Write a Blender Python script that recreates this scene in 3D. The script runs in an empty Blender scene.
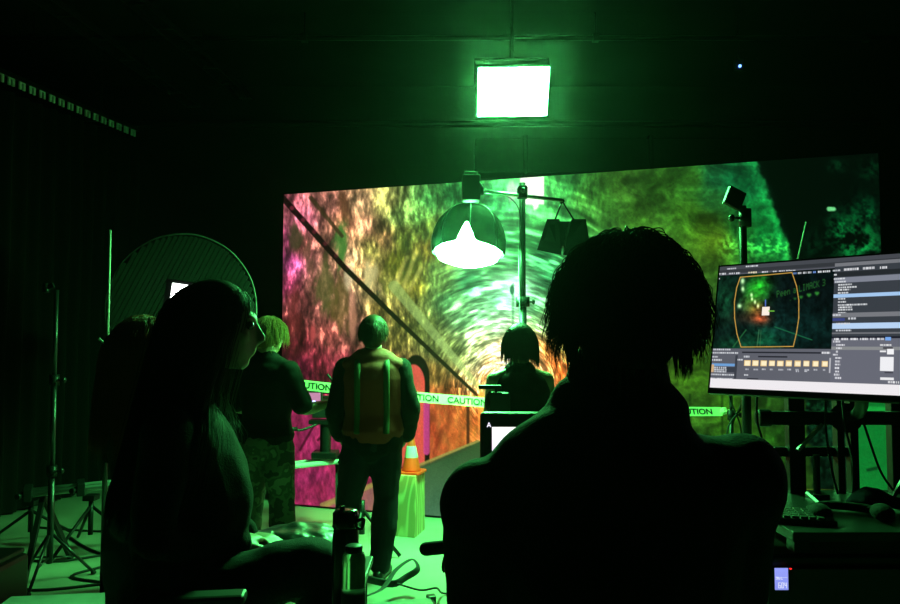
import bpy, math, random
import numpy as np
from mathutils import Vector, Matrix, noise as mnoise

random.seed(7)
rng = np.random.default_rng(11)
scn = bpy.context.scene
COL = scn.collection
PI = math.pi

# ------------------------------------------------------------------ camera
FPX = 700.0
PITCH = math.atan(33 / FPX)
CAM = Vector((0, 0, 1.6))
FW = Vector((0, math.cos(PITCH), math.sin(PITCH)))
UP = Vector((0, -math.sin(PITCH), math.cos(PITCH)))
RT = Vector((1, 0, 0))


def P(px, py, Y):
    d = RT * ((px - 450) / FPX) + UP * ((302 - py) / FPX) + FW
    return CAM + d * (Y / d.y)


def floor_at(px, py, z=0.0):
    d = RT * ((px - 450) / FPX) + UP * ((302 - py) / FPX) + FW
    return CAM + d * ((z - CAM.z) / d.z)


cam = bpy.data.cameras.new('camera')
cam.sensor_width = 36
cam.lens = 28
cam.clip_start = 0.05
camo = bpy.data.objects.new('camera', cam)
COL.objects.link(camo)
camo.location = CAM
camo.rotation_euler = (PI / 2 + PITCH, 0, 0)
scn.camera = camo
scn.view_settings.view_transform = 'Standard'
scn.view_settings.look = 'None'
scn.view_settings.exposure = 0
scn.view_settings.gamma = 1
scn.view_settings.use_curve_mapping = False
scn.cycles.max_bounces = 6
scn.cycles.volume_bounces = 0
scn.cycles.volume_step_rate = 4
scn.cycles.use_denoising = True

# ------------------------------------------------------------------ materials
MATS = {}


def mat(name, col, rough=0.6, metal=0.0, bump=0.0, bscale=60, var=0.0, vscale=8, trans=0.0, ior=1.45, alpha=None, spec=None, sheen=0.0):
    if name in MATS:
        return MATS[name]
    m = bpy.data.materials.new(name)
    m.use_nodes = True
    nt = m.node_tree
    b = nt.nodes['Principled BSDF']
    b.inputs['Base Color'].default_value = (*col, 1)
    b.inputs['Roughness'].default_value = rough
    b.inputs['Metallic'].default_value = metal
    b.inputs['Transmission Weight'].default_value = trans
    b.inputs['IOR'].default_value = ior
    if spec is not None:
        b.inputs['Specular IOR Level'].default_value = spec
    if sheen:
        b.inputs['Sheen Weight'].default_value = sheen
    if bump or var:
        tc = nt.nodes.new('ShaderNodeTexCoord')
        n = nt.nodes.new('ShaderNodeTexNoise')
        n.inputs['Scale'].default_value = bscale
        n.inputs['Detail'].default_value = 4
        nt.links.new(tc.outputs['Object'], n.inputs['Vector'])
        if bump:
            bp = nt.nodes.new('ShaderNodeBump')
            bp.inputs['Strength'].default_value = bump
            bp.inputs['Distance'].default_value = 0.01
            nt.links.new(n.outputs['Fac'], bp.inputs['Height'])
            nt.links.new(bp.outputs['Normal'], b.inputs['Normal'])
        if var:
            n2 = nt.nodes.new('ShaderNodeTexNoise')
            n2.inputs['Scale'].default_value = vscale
            n2.inputs['Detail'].default_value = 5
            nt.links.new(tc.outputs['Object'], n2.inputs['Vector'])
            r = nt.nodes.new('ShaderNodeValToRGB')
            r.color_ramp.elements[0].position = 0.3
            r.color_ramp.elements[1].position = 0.7
            r.color_ramp.elements[0].color = (*[c * (1 - var) for c in col], 1)
            r.color_ramp.elements[1].color = (*[min(1, c * (1 + var)) for c in col], 1)
            nt.links.new(n2.outputs['Fac'], r.inputs['Fac'])
            nt.links.new(r.outputs['Color'], b.inputs['Base Color'])
    MATS[name] = m
    return m


def emat(name, col, s):
    if name in MATS:
        return MATS[name]
    m = bpy.data.materials.new(name)
    m.use_nodes = True
    nt = m.node_tree
    nt.nodes.clear()
    o = nt.nodes.new('ShaderNodeOutputMaterial')
    e = nt.nodes.new('ShaderNodeEmission')
    e.inputs['Color'].default_value = (*col, 1)
    e.inputs['Strength'].default_value = s
    nt.links.new(e.outputs[0], o.inputs['Surface'])
    MATS[name] = m
    return m


def screen_mat(name, strength=1.0):
    """a lit display: its picture is stored per point and given off as light"""
    m = bpy.data.materials.new(name)
    m.use_nodes = True
    nt = m.node_tree
    b = nt.nodes['Principled BSDF']
    a = nt.nodes.new('ShaderNodeAttribute')
    a.attribute_name = 'picture'
    b.inputs['Base Color'].default_value = (0.002, 0.002, 0.002, 1)
    b.inputs['Roughness'].default_value = 0.6
    b.inputs['Specular IOR Level'].default_value = 0.03
    nt.links.new(a.outputs['Color'], b.inputs['Emission Color'])
    b.inputs['Emission Strength'].default_value = strength
    m.cycles.emission_sampling = 'NONE'
    return m


BLACK = mat('black_metal', (0.008, 0.008, 0.009), 0.4, 0.0, spec=0.3)
DKM = mat('dark_steel', (0.06, 0.06, 0.065), 0.35, 0.8)
CHR = mat('bright_steel', (0.55, 0.55, 0.56), 0.28, 1.0)
PLAS = mat('black_plastic', (0.015, 0.015, 0.016), 0.45)
RUB = mat('rubber', (0.01, 0.01, 0.01), 0.7)
FAB = mat('black_cloth', (0.006, 0.0065, 0.0065), 0.85, bump=0.3, bscale=150, sheen=0.02, spec=0.15)
SKIN = mat('skin', (0.36, 0.22, 0.15), 0.5, bump=0.05, bscale=200)
WALLM = mat('black_paint', (0.012, 0.012, 0.0125), 0.85, spec=0.08, bump=0.3, bscale=20, var=0.2, vscale=2)

# ------------------------------------------------------------------ mesh tools


class MB:
    def __init__(s):
        s.v = []
        s.f = []
        s.mi = []
        s.mats = []
        s.cur = 0

    def use(s, m):
        if m not in s.mats:
            s.mats.append(m)
        s.cur = s.mats.index(m)
        return s

    def add(s, vs, fs):
        o = len(s.v)
        s.v += [tuple(v) for v in vs]
        for f in fs:
            s.f.append(tuple(o + i for i in f))
            s.mi.append(s.cur)
        return s

    def box(s, c, size, rot=None):
        x, y, z = [k / 2 for k in size]
        c = Vector(c)
        vs = [Vector((a * x, b * y, d * z)) for a in (-1, 1) for b in (-1, 1) for d in (-1, 1)]
        if rot is not None:
            vs = [rot @ v for v in vs]
        return s.add([c + v for v in vs], [(0, 1, 3, 2), (4, 6, 7, 5), (0, 4, 5, 1), (2, 3, 7, 6), (0, 2, 6, 4), (1, 5, 7, 3)])

    def bar(s, a, b, w, t):
        a, b = Vector(a), Vector(b)
        d = b - a
        q = d.to_track_quat('Z', 'Y').to_matrix()
        return s.box((a + b) / 2, (w, t, d.length), q)

    def loft(s, pts, rad, n=16, sub=4, cap=True, ref=None):
        """closed tube through pts with elliptic radii (rx, ry); ref = direction of rx"""
        pts = [Vector(p) for p in pts]
        rad = [(r, r) if not hasattr(r, '__len__') else tuple(r) for r in rad]
        P2, R2 = [], []
        m = len(pts)
        for i in range(m - 1):
            p0, p1, p2, p3 = pts[max(i - 1, 0)], pts[i], pts[i + 1], pts[min(i + 2, m - 1)]
            k = sub if sub > 1 else 1
            for j in range(k):
                t = j / k
                P2.append(0.5 * ((2 * p1) + (p2 - p0) * t + (2 * p0 - 5 * p1 + 4 * p2 - p3) * t * t + (3 * p1 - p0 - 3 * p2 + p3) * t ** 3))
                R2.append(tuple(rad[i][q] * (1 - t) + rad[i + 1][q] * t for q in (0, 1)))
        P2.append(pts[-1])
        R2.append(rad[-1])
        if cap:
            d0 = (P2[1] - P2[0]).normalized()
            d1 = (P2[-1] - P2[-2]).normalized()
            r0, r1 = R2[0], R2[-1]
            pre = [(P2[0] - d0 * min(r0) * math.sin(a), (r0[0] * math.cos(a), r0[1] * math.cos(a))) for a in (1.35, 0.9, 0.45)]
            post = [(P2[-1] + d1 * min(r1) * math.sin(a), (r1[0] * math.cos(a), r1[1] * math.cos(a))) for a in (0.45, 0.9, 1.35)]
            P2 = [p for p, _ in pre] + P2 + [p for p, _ in post]
            R2 = [r for _, r in pre] + R2 + [r for _, r in post]
        vs, fs = [], []
        x = None
        for i, p in enumerate(P2):
            a = P2[max(i - 1, 0)]
            b = P2[min(i + 1, len(P2) - 1)]
            d = (b - a).normalized()
            if ref is not None:
                x = Vector(ref)
            elif x is None:
                x = Vector((1, 0, 0)) if abs(d.x) < 0.9 else Vector((0, 1, 0))
            x = (x - d * x.dot(d)).normalized()
            y = d.cross(x)
            for k in range(n):
                t = 2 * PI * k / n
                vs.append(p + x * (R2[i][0] * math.cos(t)) + y * (R2[i][1] * math.sin(t)))
        L = len(P2)
        for i in range(L - 1):
            for k in range(n):
                k2 = (k + 1) % n
                fs.append((i * n + k, i * n + k2, (i + 1) * n + k2, (i + 1) * n + k))
        fs.append(tuple(reversed(range(n))))
        fs.append(tuple((L - 1) * n + k for k in range(n)))
        return s.add(vs, fs)

    def cyl(s, a, b, r, r2=None, n=20):
        return s.loft([a, b], [r, r if r2 is None else r2], n=n, sub=1, cap=False)

    def tube(s, pts, r, n=8, sub=6):
        return s.loft(pts, [r] * len(pts), n=n, sub=sub, cap=False)

    def ell(s, c, r, n=16, rot=None):
        c = Vector(c)
        vs, fs = [], []
        m = n // 2
        for i in range(1, m):
            a = PI * i / m
            for k in range(n):
                t = 2 * PI * k / n
                v = Vector((r[0] * math.sin(a) * math.cos(t), r[1] * math.sin(a) * math.sin(t), r[2] * math.cos(a)))
                vs.append(c + (rot @ v if rot is not None else v))
        for i in range(m - 2):
            for k in range(n):
                k2 = (k + 1) % n
                fs.append((i * n + k, (i + 1) * n + k, (i + 1) * n + k2, i * n + k2))
        a, b = Vector((0, 0, r[2])), Vector((0, 0, -r[2]))
        vs += [c + (rot @ a if rot is not None else a), c + (rot @ b if rot is not None else b)]
        N = len(vs)
        for k in range(n):
            k2 = (k + 1) % n
            fs.append((N - 2, k, k2))
            fs.append((N - 1, (m - 2) * n + k2, (m - 2) * n + k))
        return s.add(vs, fs)

    def lathe(s, c, prof, n=28, rot=None):
        c = Vector(c)
        vs, fs = [], []
        for r, z in prof:
            for k in range(n):
                t = 2 * PI * k / n
                v = Vector((r * math.cos(t), r * math.sin(t), z))
                vs.append(c + (rot @ v if rot is not None else v))
        for i in range(len(prof) - 1):
            for k in range(n):
                k2 = (k + 1) % n
                fs.append((i * n + k, i * n + k2, (i + 1) * n + k2, (i + 1) * n + k))
        fs.append(tuple(reversed(range(n))))
        fs.append(tuple((len(prof) - 1) * n + k for k in range(n)))
        return s.add(vs, fs)

    def prism(s, poly, z0, z1, M=None):
        """poly in xy, extruded z0..z1, then placed by M"""
        n = len(poly)
        vs = [Vector((x, y, z0)) for x, y in poly] + [Vector((x, y, z1)) for x, y in poly]
        if M is not None:
            vs = [M @ v for v in vs]
        fs = [tuple(reversed(range(n))), tuple(range(n, 2 * n))] + [(k, (k + 1) % n, n + (k + 1) % n, n + k) for k in range(n)]
        return s.add(vs, fs)

    def build(s, name, m=None, parent=None, world=False, smooth=False, bevel=0.0, vox=0.0, sm=0, wrinkle=0.0, wscale=6.0):
        me = bpy.data.meshes.new(name)
        vs = s.v
        if world and parent is not None:
            inv = parent.matrix_basis.inverted() if parent.parent is None else (parent.parent.matrix_basis @ parent.matrix_basis).inverted()
            vs = [tuple(inv @ Vector(v)) for v in vs]
        me.from_pydata(vs, [], s.f)
        if m is not None and not s.mats:
            me.materials.append(m)
        for q in s.mats:
            me.materials.append(q)
        if s.mats:
            me.polygons.foreach_set('material_index', s.mi)
        ob = bpy.data.objects.new(name, me)
        COL.objects.link(ob)
        if bevel:
            b = ob.modifiers.new('edge', 'BEVEL')
            b.width = bevel
            b.segments = 2
            b.limit_method = 'ANGLE'
        if vox:
            r = ob.modifiers.new('skin', 'REMESH')
            r.mode = 'VOXEL'
            r.voxel_size = vox
            if sm:
                q = ob.modifiers.new('soft', 'SMOOTH')
                q.iterations = sm
                q.factor = 0.5
        if bevel or vox:
            dg = bpy.context.evaluated_depsgraph_get()
            me2 = bpy.data.meshes.new_from_object(ob.evaluated_get(dg))
            ob.modifiers.clear()
            ob.data = me2
            me2.name = name
            bpy.data.meshes.remove(me)
            me = me2
            if m is not None and len(me.materials) == 0:
                me.materials.append(m)
        if wrinkle:
            n = len(me.vertices)
            co = np.empty(n * 3)
            me.vertices.foreach_get('co', co)
            co = co.reshape(-1, 3)
            no = np.empty(n * 3)
            me.vertices.foreach_get('normal', no)
            no = no.reshape(-1, 3)
            d = np.array([mnoise.noise(Vector((c[0] * wscale, c[1] * wscale, c[2] * wscale * 0.6 + 3))) + 0.5 * mnoise.noise(Vector((c[0] * wscale * 2.5, c[1] * wscale * 2.5, c[2] * wscale * 2.2))) for c in co])
            co += no * (d * wrinkle)[:, None]
            me.vertices.foreach_set('co', co.ravel())
        if smooth or vox:
            me.polygons.foreach_set('use_smooth', [True] * len(me.polygons))
        me.update()
        if parent is not None:
            ob.parent = parent
        return ob


def tag(o, label, cat, group=None, kind=None):
    o['label'] = label
    o['category'] = cat
    if group:
        o['group'] = group
    if kind:
        o['kind'] = kind
    return o


def thing(name, label, cat, loc=(0, 0, 0), rz=0.0, group=None):
    o = bpy.data.objects.new(name, None)
    o.empty_display_size = 0.05
    COL.objects.link(o)
    o.matrix_local = Matrix.Translation(Vector(loc)) @ Matrix.Rotation(rz, 4, 'Z')
    return tag(o, label, cat, group)


def struct(o):
    o['kind'] = 'structure'
    return o


def solo(mb, name, m, label, cat, loc=(0, 0, 0), group=None, **kw):
    """a thing that is one mesh, its origin at loc (mesh authored in world space)"""
    mb.v = [tuple(Vector(v) - Vector(loc)) for v in mb.v]
    o = mb.build(name, m, **kw)
    o.location = loc
    return tag(o, label, cat, group)


def grid_screen(name, origin, ux, uy, nx, ny, colors, strength, parent):
    """flat display of nx x ny points; origin = top left, ux right, uy down; colors (ny,nx,3) linear"""
    s, t = np.meshgrid(np.linspace(0, 1, nx), np.linspace(0, 1, ny))
    o, a, b = [np.array(v, dtype=float) for v in (origin, ux, uy)]
    co = o + s[..., None] * a + t[..., None] * b
    me = bpy.data.meshes.new(name)
    nv = nx * ny
    idx = np.arange(nv).reshape(ny, nx)
    q = np.stack([idx[:-1, :-1], idx[1:, :-1], idx[1:, 1:], idx[:-1, 1:]], -1).reshape(-1, 4)
    me.vertices.add(nv)
    me.vertices.foreach_set('co', co.reshape(-1))
    me.loops.add(q.size)
    me.loops.foreach_set('vertex_index', q.ravel())
    me.polygons.add(len(q))
    me.polygons.foreach_set('loop_start', np.arange(len(q)) * 4)
    me.polygons.foreach_set('loop_total', np.full(len(q), 4))
    me.update()
    at = me.color_attributes.new('picture', 'FLOAT_COLOR', 'POINT')
    c4 = np.ones((nv, 4))
    c4[:, :3] = colors.reshape(-1, 3)
    at.data.foreach_set('color', c4.ravel())
    me.materials.append(screen_mat(name + '_light', strength))
    ob = bpy.data.objects.new(name, me)
    COL.objects.link(ob)
    ob.parent = parent
    return ob


def lin(c):
    c = np.asarray(c, dtype=float) / 255.0
    return np.where(c <= 0.04045, c / 12.92, ((c + 0.055) / 1.055) ** 2.4)


def project(co):
    """picture coordinates used to lay out what the displays show"""
    r = co - np.array(CAM)
    f, u = np.array(FW), np.array(UP)
    d = r @ f
    return 450 + FPX * r[..., 0] / d, 302 - FPX * (r @ u) / d


def vnoise(x, y, seed):
    g = np.random.default_rng(seed).random((256, 256))
    xi, yi = np.floor(x).astype(int), np.floor(y).astype(int)
    fx, fy = x - xi, y - yi
    fx, fy = fx * fx * (3 - 2 * fx), fy * fy * (3 - 2 * fy)
    a = g[yi % 256, xi % 256]
    b = g[yi % 256, (xi + 1) % 256]
    c = g[(yi + 1) % 256, xi % 256]
    d = g[(yi + 1) % 256, (xi + 1) % 256]
    return (a * (1 - fx) + b * fx) * (1 - fy) + (c * (1 - fx) + d * fx) * fy


def fbm(x, y, seed, o=3):
    s, a, t = 0, 1.0, 0
    for i in range(o):
        s = s + a * vnoise(x * 2 ** i, y * 2 ** i, seed + i)
        t += a
        a *= 0.6
    return s / t


def sstep(x, a, b):
    t = np.clip((x - a) / (b - a), 0, 1)
    return t * t * (3 - 2 * t)

# ------------------------------------------------------------------ room
XL, XR, YF, YB, ZC = -5.2, 5.6, -5.0, 8.6, 4.7
FLOORM = bpy.data.materials.new('painted_concrete')
FLOORM.use_nodes = True
_n = FLOORM.node_tree
_b = _n.nodes['Principled BSDF']
_b.inputs['Roughness'].default_value = 0.42
_t = _n.nodes.new('ShaderNodeTexCoord')
_z = _n.nodes.new('ShaderNodeTexNoise')
_z.inputs['Scale'].default_value = 1.3
_z.inputs['Detail'].default_value = 8
_z.inputs['Roughness'].default_value = 0.65
_r = _n.nodes.new('ShaderNodeValToRGB')
_r.color_ramp.elements[0].position = 0.3
_r.color_ramp.elements[0].color = (0.27, 0.25, 0.22, 1)
_r.color_ramp.elements[1].position = 0.72
_r.color_ramp.elements[1].color = (0.46, 0.42, 0.36, 1)
_n.links.new(_t.outputs['Object'], _z.inputs['Vector'])
_n.links.new(_z.outputs['Fac'], _r.inputs['Fac'])
_n.links.new(_r.outputs['Color'], _b.inputs['Base Color'])
_bp = _n.nodes.new('ShaderNodeBump')
_bp.inputs['Strength'].default_value = 0.15
_bp.inputs['Distance'].default_value = 0.01
_n.links.new(_z.outputs['Fac'], _bp.inputs['Height'])
_n.links.new(_bp.outputs['Normal'], _b.inputs['Normal'])

cx, cy = (XL + XR) / 2, (YF + YB) / 2
W, D = XR - XL, YB - YF
struct(MB().box((cx, cy, -0.1), (W + 0.4, D + 0.4, 0.2)).build('floor', FLOORM))
struct(MB().box((cx, cy, ZC + 0.1), (W + 0.4, D + 0.4, 0.2)).build('ceiling', WALLM))
struct(MB().box((XL - 0.1, cy, ZC / 2), (0.2, D, ZC)).build('wall_left', WALLM))
struct(MB().box((XR + 0.1, cy, ZC / 2), (0.2, D, ZC)).build('wall_right', WALLM))
struct(MB().box((cx, YB + 0.1, ZC / 2), (W + 0.4, 0.2, ZC)).build('wall_back', WALLM))
struct(MB().box((cx, YF - 0.1, ZC / 2), (W + 0.4, 0.2, ZC)).build('wall_front', WALLM))
# duct run and conduit high on the back wall
struct(MB().box((1.9, YB - 0.16, 3.75), (3.2, 0.32, 0.42)).box((0.9, YB - 0.17, 3.75), (0.05, 0.36, 0.48)).box((2.4, YB - 0.17, 3.75), (0.05, 0.36, 0.48)).build('trim_1', WALLM, bevel=0.01))
struct(MB().cyl((-4.9, YB - 0.08, 4.2), (5.3, YB - 0.08, 4.2), 0.035).build('trim_2', DKM, smooth=True))

# ceiling lighting grid
for i, (a, b) in enumerate([((-5.1, 5.35, 4.45), (5.5, 5.35, 4.45)), ((-5.1, 6.6, 4.45), (5.5, 6.6, 4.45)), ((-5.1, 2.4, 4.45), (5.5, 2.4, 4.45))]):
    t = thing('ceiling_pipe', ['black ceiling pipe that carries the bright square panel lamp', 'black ceiling pipe over the video wall', 'black ceiling pipe running above the people in front'][i], 'pipe', a, 0, 'ceiling pipes')
    MB().cyl(a, b, 0.024).build('pipe', BLACK, t, world=True, smooth=True)
    for x in (-4, -1.4, 1.4, 4):
        MB().cyl((x, a[1], 4.45), (x, a[1], ZC + 0.01), 0.009).box((x, a[1], 4.45), (0.06, 0.065, 0.065)).build('hanger', BLACK, t, world=True)
# side rails running into the room on the left
for i, (x, z) in enumerate([(-3.9, 4.3), (-3.3, 4.4)]):
    t = thing('cable_tray', ['black cable tray just inside the curtain track', 'second black cable tray further from the curtain'][i], 'cable tray', (x, -1, z))
    m = MB()
    for s in (-0.08, 0.08):
        m.bar((x + s, -1, z), (x + 0.9 + s, YB - 0.4, z), 0.012, 0.05)
    for k in range(20):
        y = -0.8 + k * 0.47
        xx = x + 0.9 * (y + 1) / (YB + 0.6)
        m.bar((xx - 0.08, y, z - 0.01), (xx + 0.08, y, z - 0.01), 0.02, 0.02)
    m.build('tray', DKM, t, world=True)
    for y in (1, 4, 7):
        xx = x + 0.9 * (y + 1) / (YB + 0.6)
        MB().bar((xx, y, z), (xx, y, ZC + 0.01), 0.012, 0.012).build('hanger', BLACK, t, world=True)

# ------------------------------------------------------------------ video wall
LB = np.array([-1.60, 6.68, 0.02])
LE = np.array([3.18, 5.14, 0.02])
LH = 2.93
led = thing('led_video_wall', 'large LED video wall showing a rough tunnel lit pink, gold and green', 'video wall', (0.8, 5.9, 0))
NX, NY = 760, 460
S, T = np.meshgrid(np.linspace(0, 1, NX), np.linspace(0, 1, NY))
base = LB + np.array([0, 0, LH])
co = base + S[..., None] * (LE - LB) + T[..., None] * np.array([0, 0, -LH])
X, Y = project(co)

pts = [
 (285,205,(205,105,120)),(288,240,(190,80,125)),(290,262,(200,80,145)),(288,285,(165,60,100)),(303,218,(215,110,135)),(300,245,(140,80,70)),
 (330,203,(205,130,115)),(330,240,(180,120,100)),(345,225,(200,130,95)),(360,203,(190,150,110)),(365,225,(205,145,110)),(385,205,(165,165,90)),
 (400,215,(120,160,80)),(385,240,(165,125,80)),(403,240,(130,150,60)),(430,200,(80,165,80)),(455,195,(60,165,80)),(430,230,(120,150,60)),(420,215,(100,160,75)),
 (300,300,(120,60,60)),(315,290,(165,100,90)),(330,275,(190,135,110)),(345,300,(190,140,115)),(360,270,(195,160,105)),(372,250,(165,160,80)),(350,255,(190,150,110)),
 (400,262,(140,140,45)),(415,285,(140,135,45)),(390,290,(160,160,80)),(425,250,(170,150,60)),(375,290,(190,170,110)),
 (290,330,(105,45,45)),(300,345,(110,38,48)),(300,370,(130,32,65)),(320,365,(125,40,55)),(330,335,(140,70,65)),(350,325,(150,100,85)),(345,365,(130,50,60)),
 (370,330,(150,95,80)),(380,310,(140,125,60)),(395,340,(125,120,55)),(400,325,(130,130,60)),(425,325,(120,140,65)),(440,345,(130,150,75)),(395,370,(120,80,45)),
 (435,375,(140,110,50)),(450,395,(165,90,40)),(450,300,(100,180,105)),(470,285,(90,195,125)),(440,285,(120,160,80)),(465,320,(120,200,125)),(455,350,(150,180,90)),
 (440,430,(165,65,45)),(455,435,(175,75,40)),(465,410,(215,110,50)),(475,425,(225,100,60)),(430,455,(120,60,45)),(480,405,(245,160,90)),
 (485,385,(250,215,140)),(492,365,(255,240,190)),(500,350,(255,250,215)),(482,348,(225,235,160)),(470,340,(180,220,140)),(480,315,(140,230,160)),(500,300,(120,235,165)),(500,325,(190,245,190)),
 (535,305,(85,185,105)),(520,300,(130,230,170)),(550,280,(55,160,90)),(545,260,(50,150,80)),(560,300,(70,160,75)),(560,325,(130,185,75)),(540,325,(150,220,140)),
 (535,340,(235,210,140)),(550,350,(235,160,90)),(555,365,(235,135,75)),(567,370,(215,110,50)),(560,345,(190,170,80)),(570,385,(210,120,60)),(556,395,(235,150,90)),(575,350,(120,140,60)),
 (500,200,(55,185,90)),(480,215,(45,160,75)),(500,240,(70,190,100)),(520,250,(65,180,90)),(560,185,(50,150,60)),(590,200,(60,135,48)),(560,230,(45,145,65)),(545,215,(60,170,75)),
 (605,200,(60,128,42)),(620,190,(62,120,38)),(640,215,(55,110,32)),(660,190,(48,105,30)),(690,180,(42,98,28)),(690,215,(50,105,25)),(715,178,(20,85,45)),(712,200,(28,85,35)),
 (730,180,(15,95,50)),(745,190,(15,110,55)),(752,215,(15,115,50)),(765,235,(15,125,50)),(745,225,(25,110,38)),(715,240,(75,118,25)),(705,225,(60,108,22)),
 (600,400,(120,90,40)),(640,380,(60,100,25)),(690,375,(55,105,22)),(690,410,(55,110,28)),(700,440,(35,80,20)),(730,410,(50,110,22)),(735,440,(40,90,18)),(780,440,(28,75,18)),(770,405,(35,80,22)),(760,480,(30,70,18)),
 (290,400,(150,30,80)),(310,430,(165,32,95)),(320,470,(150,30,95)),(295,470,(150,30,90)),(345,470,(120,30,70)),(380,440,(110,40,40)),(400,460,(110,50,40)),
]
PX = np.array([p[0] for p in pts], float)
PY = np.array([p[1] for p in pts], float)
PC = np.array([p[2] for p in pts], float)
img = np.zeros(X.shape + (3,))
wsum = np.zeros(X.shape)
for i in range(len(pts)):
    w = 1.0 / ((X - PX[i]) ** 2 + (Y - PY[i]) ** 2 + 30) ** 1.7
    wsum += w
    img += w[..., None] * PC[i]
img /= wsum[..., None]

VX, VY = 508.0, 388.0
dx, dy = X - VX, Y - VY
rr = np.sqrt(dx * dx + (dy * 1.0) ** 2) + 1e-3
ang = np.arctan2(dy, dx)
lr = np.log(rr)
warp = fbm(X / 40, Y / 40, 5) - 0.5
warp2 = fbm(X / 34, Y / 34, 15) - 0.5
# rock on the near wall: drips and streaks that run down
rock = fbm(X / 8 + warp * 1.6 + Y / 60, Y / 22 + warp2 * 1.2, 21, 5)
rock2 = fbm(X / 2.6 + warp * 1.5, Y / 7, 31, 3)
# far lining: streaks round the axis
ring = fbm(lr * 15 + ang * 1.3 + warp * 1.0, ang * 3.2 + warp2 * 1.0, 41, 3)
ring2 = fbm(lr * 42 + ang * 3 + warp * 1.2, ang * 9, 51, 2)
blob = fbm(X / 20 + warp * 4, Y / 20, 61, 5)
blob2 = fbm(X / 4, Y / 4, 66, 3)
wr = sstep(X, 415, 468) * (1 - sstep(X, 580, 625)) * (1 - 0.6 * (1 - sstep(Y, 200, 240)))
wb = sstep(X, 585, 630)
wl = np.clip(1 - wr - wb, 0, 1)
tex = wl * (0.62 * rock + 0.38 * rock2) + wr * (0.55 * ring + 0.45 * ring2) + wb * (0.75 * blob + 0.25 * blob2)
amp = wl * 4.3 + wr * 4.4 + wb * 2.3
mul = np.exp((tex - 0.54) * amp)
img = img * np.clip(mul, 0.18, 2.0)[..., None]
hi = wl * sstep(tex, 0.6, 0.75) * sstep(Y, 190, 330) * (1 - sstep(Y, 330, 380))
img += hi[..., None] * np.array([75, 60, 40])
img += (wr * sstep(ring * ring2, 0.33, 0.46))[..., None] * np.array([30, 45, 30])
# palm-like gouges on the gold wall
def stroke(x0, y0, x1, y1, w, col, a=1.0, w1=None, soft=1.3):
    global img
    L2 = (x1 - x0) ** 2 + (y1 - y0) ** 2
    t = np.clip(((X - x0) * (x1 - x0) + (Y - y0) * (y1 - y0)) / L2, 0, 1)
    d = np.hypot(X - x0 - t * (x1 - x0), Y - y0 - t * (y1 - y0))
    ww = w + ((w if w1 is None else w1) - w) * t
    m = (1 - sstep(d, ww, ww + soft)) * a
    img = img * (1 - m[..., None]) + m[..., None] * np.array(col, float)
def blobp(x0, y0, rx, ry, col, a=1.0, soft=0.5):
    global img
    d = np.hypot((X - x0) / rx, (Y - y0) / ry) + (rock - 0.5) * 2.4 * (rx > 2.5)
    m = (1 - sstep(d, 1 - soft, 1 + soft)) * a
    img = img * (1 - m[..., None]) + m[..., None] * np.array(col, float)
for a_, b_, c_, d_, w_ in [(388,288,403,247,3),(397,292,412,262,2.5),(404,294,420,258,1.6),(382,280,392,255,1.5)]:
    stroke(a_, b_, c_, d_, w_, (75, 85, 25), 0.55, 0.6, 4)
for a_, b_, c_, d_, w_ in [(393,290,407,257,1.2),(402,292,416,252,1.0),(409,290,421,268,1.1)]:
    stroke(a_, b_, c_, d_, w_, (225, 215, 120), 0.45, 0.3, 3)
blobp(342, 240, 6, 22, (70, 140, 55), 0.8)
blobp(297, 235, 6, 12, (75, 75, 45), 0.7)
blobp(308, 262, 6, 22, (110, 80, 60), 0.6)
blobp(325, 290, 8, 22, (85, 95, 45), 0.7)
blobp(340, 310, 9, 24, (110, 95, 45), 0.6)
blobp(343, 208, 5, 14, (95, 60, 40), 0.8)
blobp(293, 310, 6, 30, (120, 45, 45), 0.5)
blobp(350, 272, 5, 14, (255, 235, 190), 0.7)
blobp(370, 272, 6, 15, (255, 245, 170), 0.65)
blobp(352, 312, 3, 20, (235, 160, 130), 0.6)
blobp(313, 333, 3, 9, (220, 90, 90), 0.7)
stroke(311, 198, 342, 236, 1.3, (55, 45, 25), 0.8, 0.8, 2)
# stone lining joint lines and ledge
stroke(394, 286, 486, 396, 4.5, (165, 200, 115), 0.6, 1.6, 2)
stroke(282, 197, 345, 268, 2.4, (22, 8, 10), 0.97, 2.0)
stroke(345, 268, 400, 322, 2.0, (18, 12, 8), 0.97, 1.6)
stroke(400, 322, 478, 396, 1.6, (24, 18, 8), 0.97, 0.9)
for k in range(9):
    q = k / 9
    blobp(292 + 100 * q, 208 + 107 * q, 2.2, 2.2, (190, 60, 90), 0.5 * (1 - q))
# brick wall under the pipe, turning to road
edge = 505 - (X - 325) * 0.40 - 3 * warp
edge = np.where(X > 430, np.maximum(463 - (X - 430) * 0.48, 441), edge)
brick = (X > 425) & (X < 480) & (Y > 398 + 0 * X) & (Y > 345 + (X - 425) * 1.0) & (Y < 470)
bcol = np.stack([180 + 70 * rock2, 65 + 60 * rock + (X - 430) * 0.8, 40 + 20 * rock], -1)
bm = (sstep(Y, 375 + (X - 425) * 0.55, 392 + (X - 425) * 0.55) * sstep(X, 426, 430) * (1 - sstep(X, 476, 480)))[..., None] * 0.75
img = img * (1 - bm) + bm * bcol * (0.45 + 1.0 * rock[..., None])
stroke(468, 398, 468, 445, 0.9, (70, 35, 20), 0.9)
stroke(481, 395, 481, 442, 2.5, (255, 165, 75), 0.7)
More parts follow.
